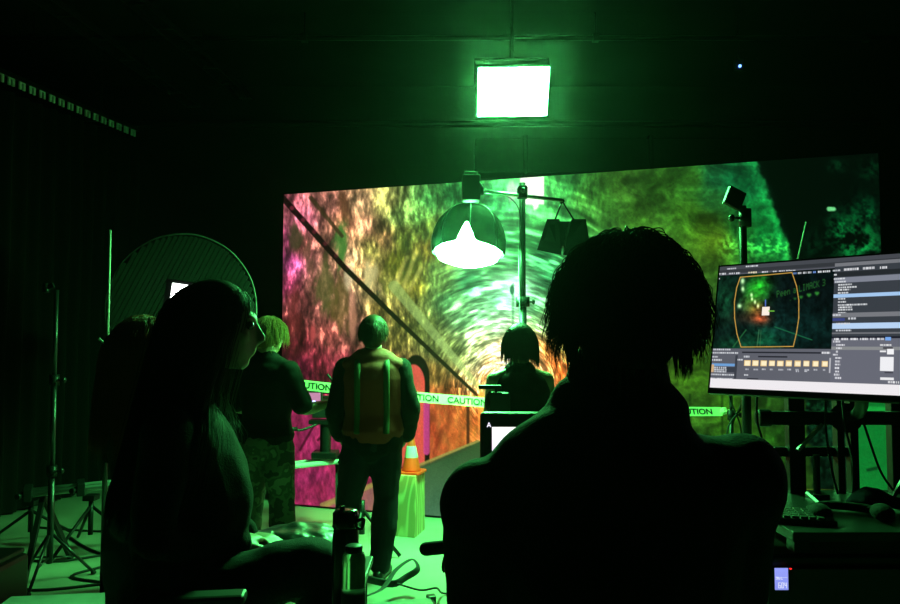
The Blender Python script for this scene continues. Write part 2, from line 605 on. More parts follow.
# tunnel end
d = np.hypot((X - 522) / 44, (Y - 400) / 66)
arc = np.exp(-((d - 0.93) / 0.13) ** 2) * (Y < 440)
img += (arc * (0.55 + 0.9 * ring))[..., None] * np.array([85, 30, 0])
arc = np.exp(-((d - 0.62) / 0.16) ** 2) * (Y < 440)
img += (arc * (0.4 + ring))[..., None] * np.array([110, 70, 45])
# arched niche in the left wall
ar = np.where(Y < 378, np.hypot((X - 416) / 13.0, (Y - 378) / 22.0), np.abs(X - 416) / 13.0)
m = ((1 - sstep(ar, 1.0, 1.1)) * (Y < 470))[..., None]
img = img * (1 - m) + m * np.array([22, 14, 10])
ar = np.where(Y < 384, np.hypot((X - 413.5) / 11.5, (Y - 384) / 20.0), np.abs(X - 413.5) / 11.5)
m = ((1 - sstep(ar, 0.93, 1.03)) * (Y < 468))[..., None]
inner = np.stack([205 + 50 * rock2, 75 + 40 * rock, 80 + 30 * warp], -1)
img = img * (1 - m) + m * inner
stroke(426.5, 402, 426.5, 452, 2.4, (215, 70, 150), 0.9)
# left wall foot: strong magenta, then road verge
m = (sstep(Y, 395, 425) * (1 - sstep(X, 345, 400)))[..., None]
img = img * (1 - m) + m * np.stack([145 + 40 * warp, 32 + 10 * rock, 84 + 20 * warp2], -1) * (0.55 + 0.9 * rock2[..., None] * rock[..., None] * 2)
stroke(300, 450, 318, 418, 0.6, (60, 10, 30), 0.8)
stroke(318, 440, 335, 425, 0.6, (60, 10, 30), 0.8)
# ground
gd = sstep(Y - edge, -1.0, 1.0)
rd = sstep(X, 340, 430)[..., None]
verge = np.stack([150 + 60 * rock2, 70 + 50 * rock2, 80 + 40 * blob], -1)
road = np.stack([42 + 20 * blob + (Y - 440) * 0.3, 76 + 20 * blob + (Y - 440) * 0.5, 38 + 12 * blob + (Y - 440) * 0.6], -1)
g = verge * (1 - rd) + road * rd
m = (gd * (1 - sstep(X, 600, 660)))[..., None]
img = img * (1 - m) + m * g
for o in (0, 5):
    stroke(322 + o, 505, 478, 441, 1.6, (165, 160, 80), 0.75, 0.5, 1.2)
stroke(395, 478, 470, 447, 1.0, (60, 75, 45), 0.5)
# gloom to the right of the near arch rib
ribx = 757 + 0.0 * Y + np.where(Y < 250, (Y - 163) * 0.38, 33 + (Y - 250) * 0.1) + 8 * (fbm(X / 9, Y / 9, 91) - 0.5)
dk = sstep(X - ribx, -2.5, 2.5)
dark = np.zeros_like(img) + np.array([2, 9, 5])
def dblob(x0, y0, rx, ry, col):
    global dark
    w = np.exp(-(((X - x0) / rx) ** 2 + ((Y - y0) / ry) ** 2)) * np.clip(0.25 + (blob + blob2 - 0.85) * 2.6, 0, 1.5)
    dark = dark + w[..., None] * np.array(col, float)
dblob(860, 250, 22, 26, (10, 110, 48))
dblob(838, 232, 12, 16, (4, 80, 34))
dblob(866, 212, 14, 14, (2, 60, 28))
dblob(872, 170, 12, 12, (2, 38, 16))
dblob(837, 166, 8, 5, (5, 55, 25))
dblob(812, 245, 10, 14, (2, 26, 12))
dblob(840, 440, 45, 45, (10, 50, 28))
dblob(810, 405, 30, 15, (10, 55, 25))
img = img * (1 - dk[..., None]) + dk[..., None] * dark
ed = np.exp(-((X - ribx + 5) / 6.0) ** 2) * (Y < 262)
img += (ed * (0.3 + blob2))[..., None] * np.array([6, 55, 25])
m = np.exp(-(((Y - 247) / 9.0) ** 2)) * sstep(X, 712, 730) * (1 - dk) * sstep(blob2, 0.4, 0.7)
img += m[..., None] * np.array([50, 120, 40])
stroke(829, 209, 834, 209, 1.5, (120, 235, 150), 1.0, 1.2)
for (x, y, c) in [(858, 236, 0), (864, 240, 0), (860, 243, 0)]:
    stroke(x, y, x + 3, y + 3, 1.0, (1, 10, 4), 0.9)
# pale side panel of the tunnel at far right, and its foot
m = (sstep(X, 850, 853) * sstep(Y, 300, 310))[..., None]
img = img * (1 - m) + m * np.stack([10 + 10 * blob2, 105 + 35 * blob, 38 + 15 * blob], -1)
stroke(852, 409, 890, 410, 2.0, (30, 185, 70), 0.7, 2.0, 2)
stroke(868, 470, 877, 468, 1.0, (8, 60, 25), 0.9)
m = (sstep(Y - (489 + (X - 800) * 0.03), -1, 1) * sstep(X, 640, 700))[..., None]
img = img * (1 - m) + m * np.array([105, 135, 28])
# vertical seams low on the right wall
for x in (690, 722, 764):
    stroke(x, 395, x + 1, 488, 0.6, (18, 50, 10), 0.6)
# lamps strung along the tunnel roof
def glow(x0, y0, r, col, k=1.0):
    global img
    q = np.hypot(X - x0, Y - y0)
    img += (k * np.exp(-(q / r) ** 1.3))[..., None] * np.array(col, float)
glow(522, 192, 26, (110, 190, 130), 1.0)
glow(515, 290, 15, (150, 190, 170), 1.1)
glow(507, 300, 22, (40, 60, 40), 0.7)
glow(492, 350, 30, (75, 75, 50), 0.8)
glow(480, 320, 30, (20, 50, 30), 0.8)
lampm = ((1 - sstep(np.abs(X - 532), 11, 13)) * sstep(Y, 175, 177) * (1 - sstep(Y, 203, 206)))[..., None]
img = img * (1 - lampm) + lampm * np.array([290, 300, 290])
blobp(536, 206, 4.5, 5, (290, 300, 290), 1.0, 0.3)
blobp(514, 191, 6, 8, (225, 255, 235), 0.9, 0.4)
blobp(512, 290, 2.2, 5, (40, 110, 80), 0.9, 0.3)
stroke(513, 284, 513, 325, 0.5, (60, 130, 80), 0.5)
# fine pixel grain of the panel
img *= (0.93 + 0.14 * rng.random(X.shape))[..., None]
pic = lin(np.clip(img * np.array([0.96, 0.96, 0.93]), 0, 300))
grid_screen('screen', base, LE - LB, (0, 0, -LH), NX, NY, pic, 1.0, led)
led.children[0].data.transform(led.matrix_basis.inverted())
wn = Vector((LE - LB)).normalized()
nn = Vector((-wn.y, wn.x, 0))
if nn.y < 0:
    nn = -nn
A = Vector(LB)
B = Vector(LE)
# the cabinets behind the face, and the ground rail
for k in range(10):
    a = A.lerp(B, k / 10) + nn * 0.045
    b = A.lerp(B, (k + 1) / 10) + nn * 0.045
    m = MB()
    ang0 = math.atan2(wn.y, wn.x)
    R0 = Matrix.Rotation(ang0, 3, 'Z')
    for j in range(6):
        z = 0.02 + LH * (j + 0.5) / 6
        m.box((a + b) / 2 + Vector((0, 0, z - 0.02)), ((b - a).length - 0.004, 0.075, LH / 6 - 0.004), R0)
    m.build('cabinet_column', BLACK, led, world=True)
m = MB()
m.bar(A + nn * 0.05 + Vector((0, 0, -0.01)), B + nn * 0.05 + Vector((0, 0, -0.01)), 0.02, 0.1)
m.build('ground_rail', BLACK, led, world=True)
for k in range(4):
    a = A.lerp(B, (k + 0.5) / 4)
    m = MB()
    m.bar(a + nn * 0.1 + Vector((0, 0, 0)), a + nn * 0.1 + Vector((0, 0, 2.7)), 0.05, 0.05)
    m.bar(a + nn * 0.1 + Vector((0, 0, 2.2)), a + nn * 0.9, 0.04, 0.04)
    m.bar(a + nn * 0.1, a + nn * 0.95, 0.05, 0.05)
    m.build('brace', BLACK, led, world=True)

# ------------------------------------------------------------------ lamps
GREEN = (0.10, 1.0, 0.20)
# square panel lamp hung from the pipe, tipped towards the room
pc = P(513, 92, 5.35)
pan = thing('panel_lamp', 'bright square green-white panel lamp hung high above the set', 'lamp', pc)
Mp = Matrix.Translation(pc) @ Matrix.Rotation(math.radians(4), 4, 'Z') @ Matrix.Rotation(math.radians(30), 4, 'X') @ Matrix.Rotation(math.radians(-2), 4, 'Y')
def placed(mb, M):
    mb.v = [tuple(M @ Vector(v)) for v in mb.v]
    return mb
PW, PH = 0.545, 0.365
placed(MB().box((0, 0.03, 0), (PW + 0.03, 0.055, PH + 0.03)).box((0, 0.07, 0), (0.2, 0.05, 0.15)), Mp).build('housing', BLACK, pan, world=True, bevel=0.006)
placed(MB().box((0, -0.004, 0), (PW, 0.008, PH)), Mp).build('diffuser', emat('panel_light', GREEN, 380.0), pan, world=True)
yo = Vector((pc.x, pc.y + 0.1, pc.z + 0.30))
m = MB()
sp = [Mp @ Vector((-PW / 2 - 0.02, 0.045, 0.02)), Mp @ Vector((PW / 2 + 0.02, 0.045, 0.02))]
m.tube([sp[0], Vector((sp[0].x, pc.y + 0.1, yo.z)), Vector((sp[1].x, pc.y + 0.1, yo.z)), sp[1]], 0.008, sub=1)
m.build('yoke', BLACK, pan, world=True, smooth=True)
MB().cyl(yo, (pc.x, pc.y + 0.02, 4.46), 0.014).box((pc.x, pc.y, 4.45), (0.06, 0.07, 0.07)).build('hanger', BLACK, pan, world=True)

# light stand with cross arm in the middle
YS = 5.0
def stand(root, x, y, ztop, r=0.014, leg=0.45, hub=0.55, m_=DKM, a0=0.3, sections=3, flat=False):
    """tripod light stand: telescoping pole, collars, three legs with braces"""
    z = 0.12
    step = (ztop - z) / sections
    m = MB()
    for i in range(sections):
        m.cyl((x, y, z + i * step - (0.05 if i else 0)), (x, y, z + (i + 1) * step), r * (1.25 - 0.2 * i))
    m.build('pole', m_, root, world=True, smooth=True)
    for i in range(1, sections):
        zz = z + i * step
        q = MB().cyl((x, y, zz - 0.035), (x, y, zz + 0.035), r * 1.9).build('collar', BLACK, root, world=True, smooth=True)
        MB().cyl((x + r, y, zz), (x + r + 0.045, y, zz), 0.006).ell((x + r + 0.05, y, zz), (0.012, 0.02, 0.02)).build('knob', BLACK, q, world=True, smooth=True)
    for k in range(3):
        a = a0 + k * 2 * PI / 3
        ex, ey = x + leg * math.cos(a), y + leg * math.sin(a)
        m = MB().tube([(x + r * math.cos(a), y + r * math.sin(a), hub), (ex, ey, 0.014)], r * 0.62, sub=1)
        m.tube([(x, y, 0.16), (x + leg * 0.55 * math.cos(a), y + leg * 0.55 * math.sin(a), hub * 0.46)], r * 0.4, sub=1)
        lg = m.build('leg', m_, root, world=True, smooth=True)
        MB().ell((ex, ey, 0.014), (0.018, 0.018, 0.014), n=10).build('rubber_foot', RUB, lg, world=True, smooth=True)

st = thing('light_stand', 'tall dark lighting stand in the middle with a cross arm on top', 'light stand', P(523, 335, YS).xy.to_3d())
sx = st.location.x
ztop = P(523, 183, YS).z
stand(st, sx, YS, ztop, 0.026, 0.45, 0.6, BLACK, 0.5)
armL, armR = P(462, 191, YS), P(562, 201, YS)
mid = Vector((sx, YS, P(523, 193, YS).z))
MB().cyl(mid + Vector((-0.0, -0.03, -0.045)), mid + Vector((0, -0.03, 0.045)), 0.032).box(mid, (0.07, 0.07, 0.08)).cyl(mid + Vector((0, -0.1, 0)), mid + Vector((0, 0, 0)), 0.014).ell(mid + Vector((0, -0.11, 0)), (0.02, 0.02, 0.02), n=10).build('grip_head', BLACK, st, world=True, bevel=0.004)
MB().cyl(armL + Vector((0.06, -0.03, 0)), armR + Vector((0, -0.03, 0)), 0.013).build('cross_arm', CHR, st, world=True, smooth=True)

# lantern softbox on the left end of the arm
lc = P(469, 236, YS)
lan = thing('lantern_softbox', 'round lantern lamp with black skirt glowing downward at left end of cross arm', 'lamp', lc)
hp = P(471, 190, YS)
MB().box(hp + Vector((0, 0.0, 0.01)), (0.13, 0.14, 0.18)).box(hp + Vector((0.0, 0, 0.112)), (0.1, 0.1, 0.03)).box(hp + Vector((0.075, -0.02, 0.0)), (0.03, 0.05, 0.08)).build('lamp_head', PLAS, lan, world=True, bevel=0.008)
T0 = Matrix.Translation(lc) @ Matrix.Rotation(math.radians(-9), 4, 'X') @ Matrix.Rotation(math.radians(3), 4, 'Y')
prof = [(0.05, 0.225), (0.11, 0.213), (0.175, 0.17), (0.225, 0.105), (0.252, 0.03), (0.266, -0.05), (0.258, -0.13)]
def prof_at(u):
    u = min(max(u, 0), 1) * (len(prof) - 1)
    i = min(int(u), len(prof) - 2)
    f = u - i
    return tuple(prof[i][q] * (1 - f) + prof[i + 1][q] * f for q in (0, 1))
m = MB()
n = 96
NR = 14
for side in (0, 1):
    vs, fs = [], []
    o = 0.004 * side
    for i in range(NR + 1):
        for k in range(n):
            t = 2 * PI * k / n
            dd = abs((t - 1.47 * PI + PI) % (2 * PI) - PI)
            cut = 0.30 * max(0, 1 - dd / 0.24) ** 0.9 + 0.07 * max(0, 1 - dd / 1.1)
            r, z = prof_at(i / NR * (1 - cut))
            rr_ = (r - o) * (1 + 0.012 * math.cos(8 * t) + 0.006 * math.sin(23 * t + i))
            vs.append(T0 @ Vector((rr_ * math.cos(t), rr_ * math.sin(t), z - o)))
    for i in range(NR):
        for k in range(n):
            k2 = (k + 1) % n
            f = (i * n + k, i * n + k2, (i + 1) * n + k2, (i + 1) * n + k)
            fs.append(f if side == 0 else tuple(reversed(f)))
    m.add(vs, fs)
m.build('skirt', FAB, lan, world=True, smooth=True)
# white inner bag, bulging out of the bottom
m = MB()
pr = [(0.04, 0.19), (0.12, 0.16), (0.19, 0.09), (0.225, 0.02), (0.240, -0.05), (0.238, -0.12), (0.21, -0.17), (0.12, -0.205), (0.02, -0.215)]
pr = [(r, z) for r, z in pr]
m.lathe((0, 0, 0), pr, 40)
placed(m, T0).build('diffuser', emat('lantern_light', GREEN, 430.0), lan, world=True, smooth=True)
m = MB()
for k in range(8):
    t = 2 * PI * k / 8
    m.tube([T0 @ Vector((r * 1.01 * math.cos(t), r * 1.01 * math.sin(t), z)) for r, z in prof], 0.003, sub=2)
m.build('rib', CHR, lan, world=True, smooth=True)
solo(MB().tube([P(478, 180, YS - 0.06), P(484, 187, YS - 0.08), P(493, 194, YS - 0.08), P(510, 198, YS - 0.07), P(520, 215, YS - 0.06), P(519, 260, YS - 0.05), P(520, 330, YS - 0.05), (sx - 0.04, YS - 0.08, 0.8), (sx + 0.3, YS + 0.1, 0.008)], 0.004), 'power_cable', mat('grey_cable', (0.25, 0.25, 0.25), 0.5), 'thin power cable looping from lantern lamp down the middle stand', 'cable', P(478, 180, YS), smooth=True)

# small lamp with barn doors hanging from right end
bc = P(563, 234, YS)
bn = thing('barn_door_lamp', 'small black lamp with folded barn doors hanging at right end of cross arm', 'lamp', bc)
m = MB()
m.tube([armR, P(555, 220, YS)], 0.006, sub=1).tube([armR, P(574, 220, YS)], 0.006, sub=1)
m.ell(armR, (0.02, 0.02, 0.02), n=10)
m.build('yoke', BLACK, bn, world=True, smooth=True)
def plate(name, pxs, Y, th, m_, parent, dY=0.0):
    """a flat panel of sheet metal standing at depth Y; th thick"""
    v = [P(x, y, Y + dY * i) for i, (x, y) in enumerate(pxs)]
    w = [q + Vector((0, th, 0)) for q in v]
    n_ = len(v)
    mb = MB().add(v + w, [tuple(range(n_)), tuple(reversed(range(n_, 2 * n_)))] + [(i, n_ + i, n_ + (i + 1) % n_, (i + 1) % n_) for i in range(n_)])
    return mb.build(name, m_, parent, world=True)
plate('barn_door', [(547, 219), (559, 219), (564, 229), (561, 255), (537, 250)], YS - 0.09, 0.006, BLACK, bn, 0.01)
plate('barn_door', [(572, 219), (586, 219), (592, 258), (563, 255), (566, 229)], YS - 0.07, 0.006, BLACK, bn, 0.01)
MB().box(bc + Vector((0.0, 0.03, 0.0)), (0.2, 0.1, 0.18)).cyl(bc + Vector((0, 0.07, 0)), bc + Vector((0, 0.16, 0)), 0.07).build('housing', BLACK, bn, world=True, bevel=0.01)

# second stand at right with a small square lamp
YR = 3.9
rs = thing('light_stand', 'black lighting stand at right, behind the computer monitor', 'light stand', P(745, 335, YR).xy.to_3d())
rx = rs.location.x
stand(rs, rx, YR, P(745, 206, YR).z, 0.024, 0.4, 0.5, BLACK, 0.9)
k_ = P(745, 218, YR)
MB().cyl(k_ + Vector((-0.07, 0, 0)), k_, 0.008).ell(k_ + Vector((-0.075, 0, 0)), (0.018, 0.022, 0.022), n=10).cyl(k_ + Vector((0, 0, -0.05)), k_ + Vector((0, 0, 0.05)), 0.034).build('grip_head', BLACK, rs, world=True, smooth=True)
sc_ = P(735, 198, YR)
sq = thing('square_lamp', 'small tilted square lamp on the stand behind the computer monitor', 'lamp', sc_)
Ms = Matrix.Translation(sc_) @ Matrix.Rotation(math.radians(12), 4, 'Z') @ Matrix.Rotation(math.radians(24), 4, 'Y')
placed(MB().box((0, 0.005, 0), (0.108, 0.03, 0.108)), Ms).build('housing', BLACK, sq, world=True, bevel=0.006)
placed(MB().box((0, 0.028, 0), (0.09, 0.008, 0.09)), Ms).build('lens', mat('lens_glass', (0.2, 0.1, 0.05), 0.1), sq, world=True)
MB().bar(sc_ + Vector((0.01, 0, -0.04)), P(745, 208, YR), 0.012, 0.012).build('bracket', BLACK, sq, world=True)
# added orange spot, set at this lamp to redden the traffic cone
ld = bpy.data.lights.new('added_cone_spot', 'SPOT')
ld.energy = 190
ld.color = (1.0, 0.16, 0.02)
ld.spot_size = math.radians(6.5)
ld.spot_blend = 0.6
ld.shadow_soft_size = 0.03
lo = bpy.data.objects.new('added_cone_spot', ld)
COL.objects.link(lo)
lo.location = Ms @ Vector((0, 0.09, 0))
aim = P(411, 460, 5.6)
lo.rotation_euler = (aim - lo.location).to_track_quat('-Z', 'Y').to_euler()

# thin pale rod standing by the right of the video wall
q_ = P(797, 262, 4.6)
br = thing('boom_rod', 'thin pale slanting rod rising above the computer monitor', 'rod', (q_.x + 0.02, 4.6, 0))
MB().cyl(P(806, 222, 4.6), q_, 0.004).build('rod', mat('pale_rod', (0.7, 0.7, 0.65), 0.4), br, world=True, smooth=True)
MB().cyl(q_ + Vector((0, 0, 0.02)), (q_.x, 4.6, 0.01), 0.008).build('pole', BLACK, br, world=True, smooth=True)
MB().lathe((q_.x, 4.6, 0), [(0.02, 0.0), (0.13, 0.0), (0.13, 0.012), (0.02, 0.03)], 24).build('base', BLACK, br, world=True)

# thin haze added to give the bright lamps their bloom
w = bpy.data.worlds.new('bloom_haze')
w.use_nodes = True
scn.world = w
nt = w.node_tree
nt.nodes['Background'].inputs['Color'].default_value = (0, 0, 0, 1)
vs_ = nt.nodes.new('ShaderNodeVolumeScatter')
vs_.inputs['Density'].default_value = 0.0012
vs_.inputs['Anisotropy'].default_value = 0.93
nt.links.new(vs_.outputs[0], nt.nodes['World Output'].inputs['Volume'])
# small blue status light up on the back wall
bl = thing('status_light', 'tiny blue status light high in the dark at right', 'light', P(740, 66, 6.6))
b_ = bl.location
MB().box(b_ + Vector((0, 0.03, 0.02)), (0.08, 0.05, 0.1)).build('housing', PLAS, bl, world=True)
MB().ell(b_, (0.014, 0.014, 0.014), n=12).build('diode', emat('blue_diode', (0.1, 0.25, 1), 6), bl, world=True, smooth=True)
MB().cyl(b_ + Vector((0, 0.03, 0.06)), (b_.x, b_.y + 0.03, ZC + 0.01), 0.008).build('bracket', BLACK, bl, world=True)

# ------------------------------------------------------------------ people


def mesh_np(name, verts, quads, m, parent, smooth=True):
    me = bpy.data.meshes.new(name)
    me.vertices.add(len(verts))
    me.vertices.foreach_set('co', np.asarray(verts, dtype=np.float32).ravel())
    me.loops.add(quads.size)
    me.loops.foreach_set('vertex_index', quads.ravel().astype(np.int32))
    me.polygons.add(len(quads))
    me.polygons.foreach_set('loop_start', np.arange(len(quads), dtype=np.int32) * quads.shape[1])
    me.polygons.foreach_set('loop_total', np.full(len(quads), quads.shape[1], dtype=np.int32))
    if smooth:
        me.polygons.foreach_set('use_smooth', np.ones(len(quads), dtype=bool))
    me.update()
    me.validate()
    me.materials.append(m)
    ob = bpy.data.objects.new(name, me)
    COL.objects.link(ob)
    if parent is not None:
        ob.parent = parent
    return ob


def head_frame(head, yaw, pitch, roll=0.0):
    return Matrix.Translation(Vector(head)) @ Matrix.Rotation(yaw, 4, 'Z') @ Matrix.Rotation(pitch, 4, 'X') @ Matrix.Rotation(roll, 4, 'Y')


def add_head(mb, H, s=1.0):
    """skull, jaw, nose, brow, lips, ears; H maps head space (face +Y) to body space"""
    R = H.to_3x3()
    q = lambda x, y, z: H @ Vector((x * s, y * s, z * s))
    mb.ell(q(0, -0.012, 0.03), (0.076 * s, 0.097 * s, 0.088 * s), 20, R)
    mb.ell(q(0, 0.035, -0.03), (0.060 * s, 0.062 * s, 0.082 * s), 18, R)
    mb.ell(q(0, 0.062, -0.088), (0.030 * s, 0.026 * s, 0.024 * s), 12, R)           # chin
    mb.ell(q(0, 0.075, 0.032), (0.052 * s, 0.020 * s, 0.016 * s), 12, R)             # brow
    mb.loft([q(0, 0.086, 0.022), q(0, 0.103, -0.004), q(0, 0.112, -0.022), q(0, 0.095, -0.032)], [0.008 * s, 0.010 * s, 0.013 * s, 0.011 * s], n=10, sub=2)
    mb.ell(q(0, 0.090, -0.052), (0.023 * s, 0.012 * s, 0.007 * s), 10, R)
    mb.ell(q(0, 0.088, -0.064), (0.020 * s, 0.012 * s, 0.008 * s), 10, R)
    for e in (-1, 1):
        mb.ell(q(e * 0.037, 0.066, -0.018), (0.022 * s, 0.020 * s, 0.018 * s), 10, R)    # cheek
        E_ = R @ Matrix.Rotation(e * 0.35, 3, 'Z')
        mb.ell(q(e * 0.079, -0.004, -0.008), (0.008 * s, 0.019 * s, 0.032 * s), 12, E_)  # ear


def add_hand(mb, wrist, d, nrm, side, s=1.0, curl=0.5):
    """palm with four unequal fingers and a thumb off its side; d = towards the fingers, nrm = back of the hand"""
    w = Vector(wrist)
    d = Vector(d).normalized()
    nrm = Vector(nrm)
    nrm = (nrm - d * nrm.dot(d)).normalized()
    u = d.cross(nrm).normalized() * side
    f = lambda a, b, c: w + (u * a + d * b - nrm * c) * s
    mb.loft([f(0, -0.01, 0), f(0, 0.03, 0.002), f(0, 0.07, 0.004), f(0, 0.088, 0.006)], [(0.024 * s, 0.018 * s), (0.036 * s, 0.016 * s), (0.041 * s, 0.014 * s), (0.038 * s, 0.012 * s)], n=14, sub=3, ref=u)
    for k, (x, L) in enumerate([(0.030, 0.072), (0.010, 0.080), (-0.011, 0.074), (-0.031, 0.058)]):
        p = [f(x, 0.078, 0.004)]
        a = 0.12
        for j, fr in enumerate((0.45, 0.32, 0.23)):
            a += curl * (0.55 if j == 0 else 0.75)
            q = p[-1]
            p.append(q + (d * math.cos(a) - nrm * math.sin(a)) * (L * fr * s))
        mb.loft(p, [0.0088 * s, 0.0084 * s, 0.0078 * s, 0.0065 * s], n=10, sub=3)
    t = [f(0.020, 0.012, 0.004), f(0.048, 0.038, 0.016), f(0.060, 0.064, 0.026), f(0.060, 0.086, 0.036)]
    mb.loft(t, [0.014 * s, 0.012 * s, 0.0098 * s, 0.008 * s], n=10, sub=3)


def add_foot(mb, ankle, yaw, s=1.0, g=0.0):
    a = Vector(ankle)
    R = Matrix.Rotation(yaw, 3, 'Z')
    f = lambda x, y, z: Vector((a.x, a.y, 0)) + R @ Vector((x * s, y * s, 0)) + Vector((0, 0, z * s + a.z - 0.09))
    mb.loft([f(0, -0.055, 0.036), f(0, 0.0, 0.045), f(0, 0.07, 0.042), f(0, 0.13, 0.030), f(0, 0.185, 0.024)],
            [(0.030 * s + g, 0.034 * s + g), (0.034 * s + g, 0.043 * s + g), (0.040 * s + g, 0.038 * s + g), (0.046 * s + g, 0.028 * s + g), (0.034 * s + g, 0.02 * s + g)], n=14, sub=3, ref=R @ Vector((1, 0, 0)))
    mb.loft([f(0, -0.01, 0.05), f(0, -0.005, 0.12)], [0.042 * s + g, 0.038 * s + g], n=12, sub=2)


def hair_strands(Hm, n, length, r0=0.0016, off=0.012, spread=0.10, flip=0.0, face_cut=55, steps=14, clump=0.0, nclump=150, shoulders=None, part_bias=0.0, wav=0.01, crown=(0, -0.2, 1), seed=3, lenvar=0.35, drop=1.0, back=0.0, lift=0.5, polmin=0, azmin=0):
    """vectorised strands in head space (z up, face +Y), returned in body space as 3-sided tapered tubes"""
    g = np.random.default_rng(seed)
    R3 = np.array([0.076, 0.097, 0.088]) + off * 0.3
    C0 = np.array([0, -0.012, 0.03])
    D = g.normal(size=(n * (4 if polmin == 0 else 16), 3))
    D /= np.linalg.norm(D, axis=1)[:, None]
    azf = np.degrees(np.abs(np.arctan2(D[:, 0], D[:, 1])))       # 0 = face
    pol = np.degrees(np.arccos(D[:, 2]))
    ok = np.where(azf < 62, pol < face_cut, np.where(azf < 95, pol < 92, pol < 118))
    ok = ok & (pol >= polmin) & (azf >= azmin)
    D = D[ok][:n]
    n = len(D)
    p = C0 + D * R3
    cr = np.array(crown, float)
    cr /= np.linalg.norm(cr)
    comb = D - cr * (D @ cr)[:, None]
    comb /= np.linalg.norm(comb, axis=1)[:, None] + 1e-6
    v = D * (0.35 + 0.5 * g.random((n, 1)) * spread * 10) * lift + comb + g.normal(size=(n, 3)) * 0.16
    L = length * (1 - lenvar * g.random(n))
    step = L / steps
    pts_ = [p.copy()]
    body = np.array(Hm.to_3x3())
    grav = np.linalg.inv(body) @ np.array([0, -back, -1.0])
    ph = g.random((n, 3)) * 6.28
    for i in range(steps):
        k = i / steps
        v = v + grav * 0.32 * drop
        v = v / (np.linalg.norm(v, axis=1)[:, None] + 1e-9)
        o = D * np.array([1, 1, 0])
        o /= np.linalg.norm(o, axis=1)[:, None] + 1e-6
        vv = v + np.sin(ph + i * 0.8) * wav * 10 * 0.25
        if flip:
            vv = vv + o * flip * max(0, k - 0.55) * 2.2
        p = p + vv * step[:, None]
        q = (p - C0) / (R3 + off * (0.6 + 0.4 * np.sin(ph[:, :1] * 3)))
        r = np.linalg.norm(q, axis=1)
        ins = r < 1
        p[ins] = C0 + (p[ins] - C0) / r[ins][:, None]
        if shoulders is not None:
            # world-ish body column under the head
            wp = p @ body.T + np.array(Hm.translation)
            cxx, cyy, rxx, ryy, zt = shoulders
            e = np.hypot((wp[:, 0] - cxx) / rxx, (wp[:, 1] - cyy) / ryy)
            zz = np.clip((zt - wp[:, 2]) / 0.12, 0, 1)
            need = 0.35 + 0.65 * zz
            bad = (wp[:, 2] < zt) & (e < need)
            sc = need / (e + 1e-6)
            wp[bad, 0] = cxx + (wp[bad, 0] - cxx) * sc[bad]
            wp[bad, 1] = cyy + (wp[bad, 1] - cyy) * sc[bad]
            p = (wp - np.array(Hm.translation)) @ body
        pts_.append(p.copy())
    Pts = np.stack(pts_, 1)                     # n, steps+1, 3
    if clump:
        cid = g.integers(0, n, nclump)
        d2 = ((Pts[:, None, 0, :] - Pts[None, cid, 0, :]) ** 2).sum(-1)
        own = cid[np.argmin(d2, 1)]
        tt = np.linspace(0, 1, Pts.shape[1])[None, :, None] ** 0.8
        Pts = Pts + (Pts[own] - Pts) * tt * clump
    Pts = Pts @ body.T + np.array(Hm.translation)
    T_ = np.gradient(Pts, axis=1)
    T_ /= np.linalg.norm(T_, axis=2)[..., None] + 1e-9
    up = np.array([0.3, 0.9, 0.2])
    a = np.cross(T_, up)
    a /= np.linalg.norm(a, axis=2)[..., None] + 1e-9
    b = np.cross(T_, a)
    S_ = Pts.shape[1]
    rad = r0 * (1 - 0.85 * np.linspace(0, 1, S_) ** 2)
    ring = []
    for k in range(3):
        t = 2 * PI * k / 3
        ring.append(Pts + (a * math.cos(t) + b * math.sin(t)) * rad[None, :, None])
    V = np.stack(ring, 2).reshape(-1, 3)        # n,S,3 verts
    base_ = (np.arange(n) * S_ * 3)[:, None, None]
    i_ = (np.arange(S_ - 1) * 3)[None, :, None]
    k_ = np.arange(3)[None, None, :]
    k2 = (k_ + 1) % 3
    Q = np.stack([base_ + i_ + k_, base_ + i_ + k2, base_ + i_ + 3 + k2, base_ + i_ + 3 + k_], -1).reshape(-1, 4)
    return V, Q


def add_hair(parent, Hm, m, cap=True, s=1.0, capoff=0.008, **kw):
    V, Q = hair_strands(Hm, **kw)
    g = MB()
    if cap:
        R = Hm.to_3x3()
        c = Hm @ Vector((0, -0.020, 0.036))
        g.ell(c, (0.077 + capoff, 0.094 + capoff, 0.088 + capoff), 22, R)
        g.ell(Hm @ Vector((0, -0.040, -0.03)), (0.064 + capoff, 0.060 + capoff, 0.07), 18, R)
    n0 = len(g.v)
    me = bpy.data.meshes.new('hair')
    verts = np.concatenate([np.array([tuple(v) for v in g.v]).reshape(-1, 3), V]) if n0 else V
    me.from_pydata(verts.tolist(), [], g.f + (Q + n0).tolist())
    me.polygons.foreach_set('use_smooth', [True] * len(me.polygons))
    me.materials.append(m)
    me.update()
    ob = bpy.data.objects.new('hair', me)
    COL.objects.link(ob)
    ob.parent = parent
    return ob


def haircol(name, c):
    m = mat(name, c, 0.5, spec=0.35, var=0.3, vscale=40)
    nt_ = m.node_tree
    pb = nt_.nodes['Principled BSDF']
    tr = nt_.nodes.new('ShaderNodeBsdfTranslucent')
    tr.inputs['Color'].default_value = (*[min(1, q * 5 + 0.06) for q in c], 1)
    mx = nt_.nodes.new('ShaderNodeMixShader')
    mx.inputs[0].default_value = 0.35
    nt_.links.new(pb.outputs[0], mx.inputs[1])
    nt_.links.new(tr.outputs[0], mx.inputs[2])
    nt_.links.new(mx.outputs[0], nt_.nodes['Material Output'].inputs['Surface'])
    return m


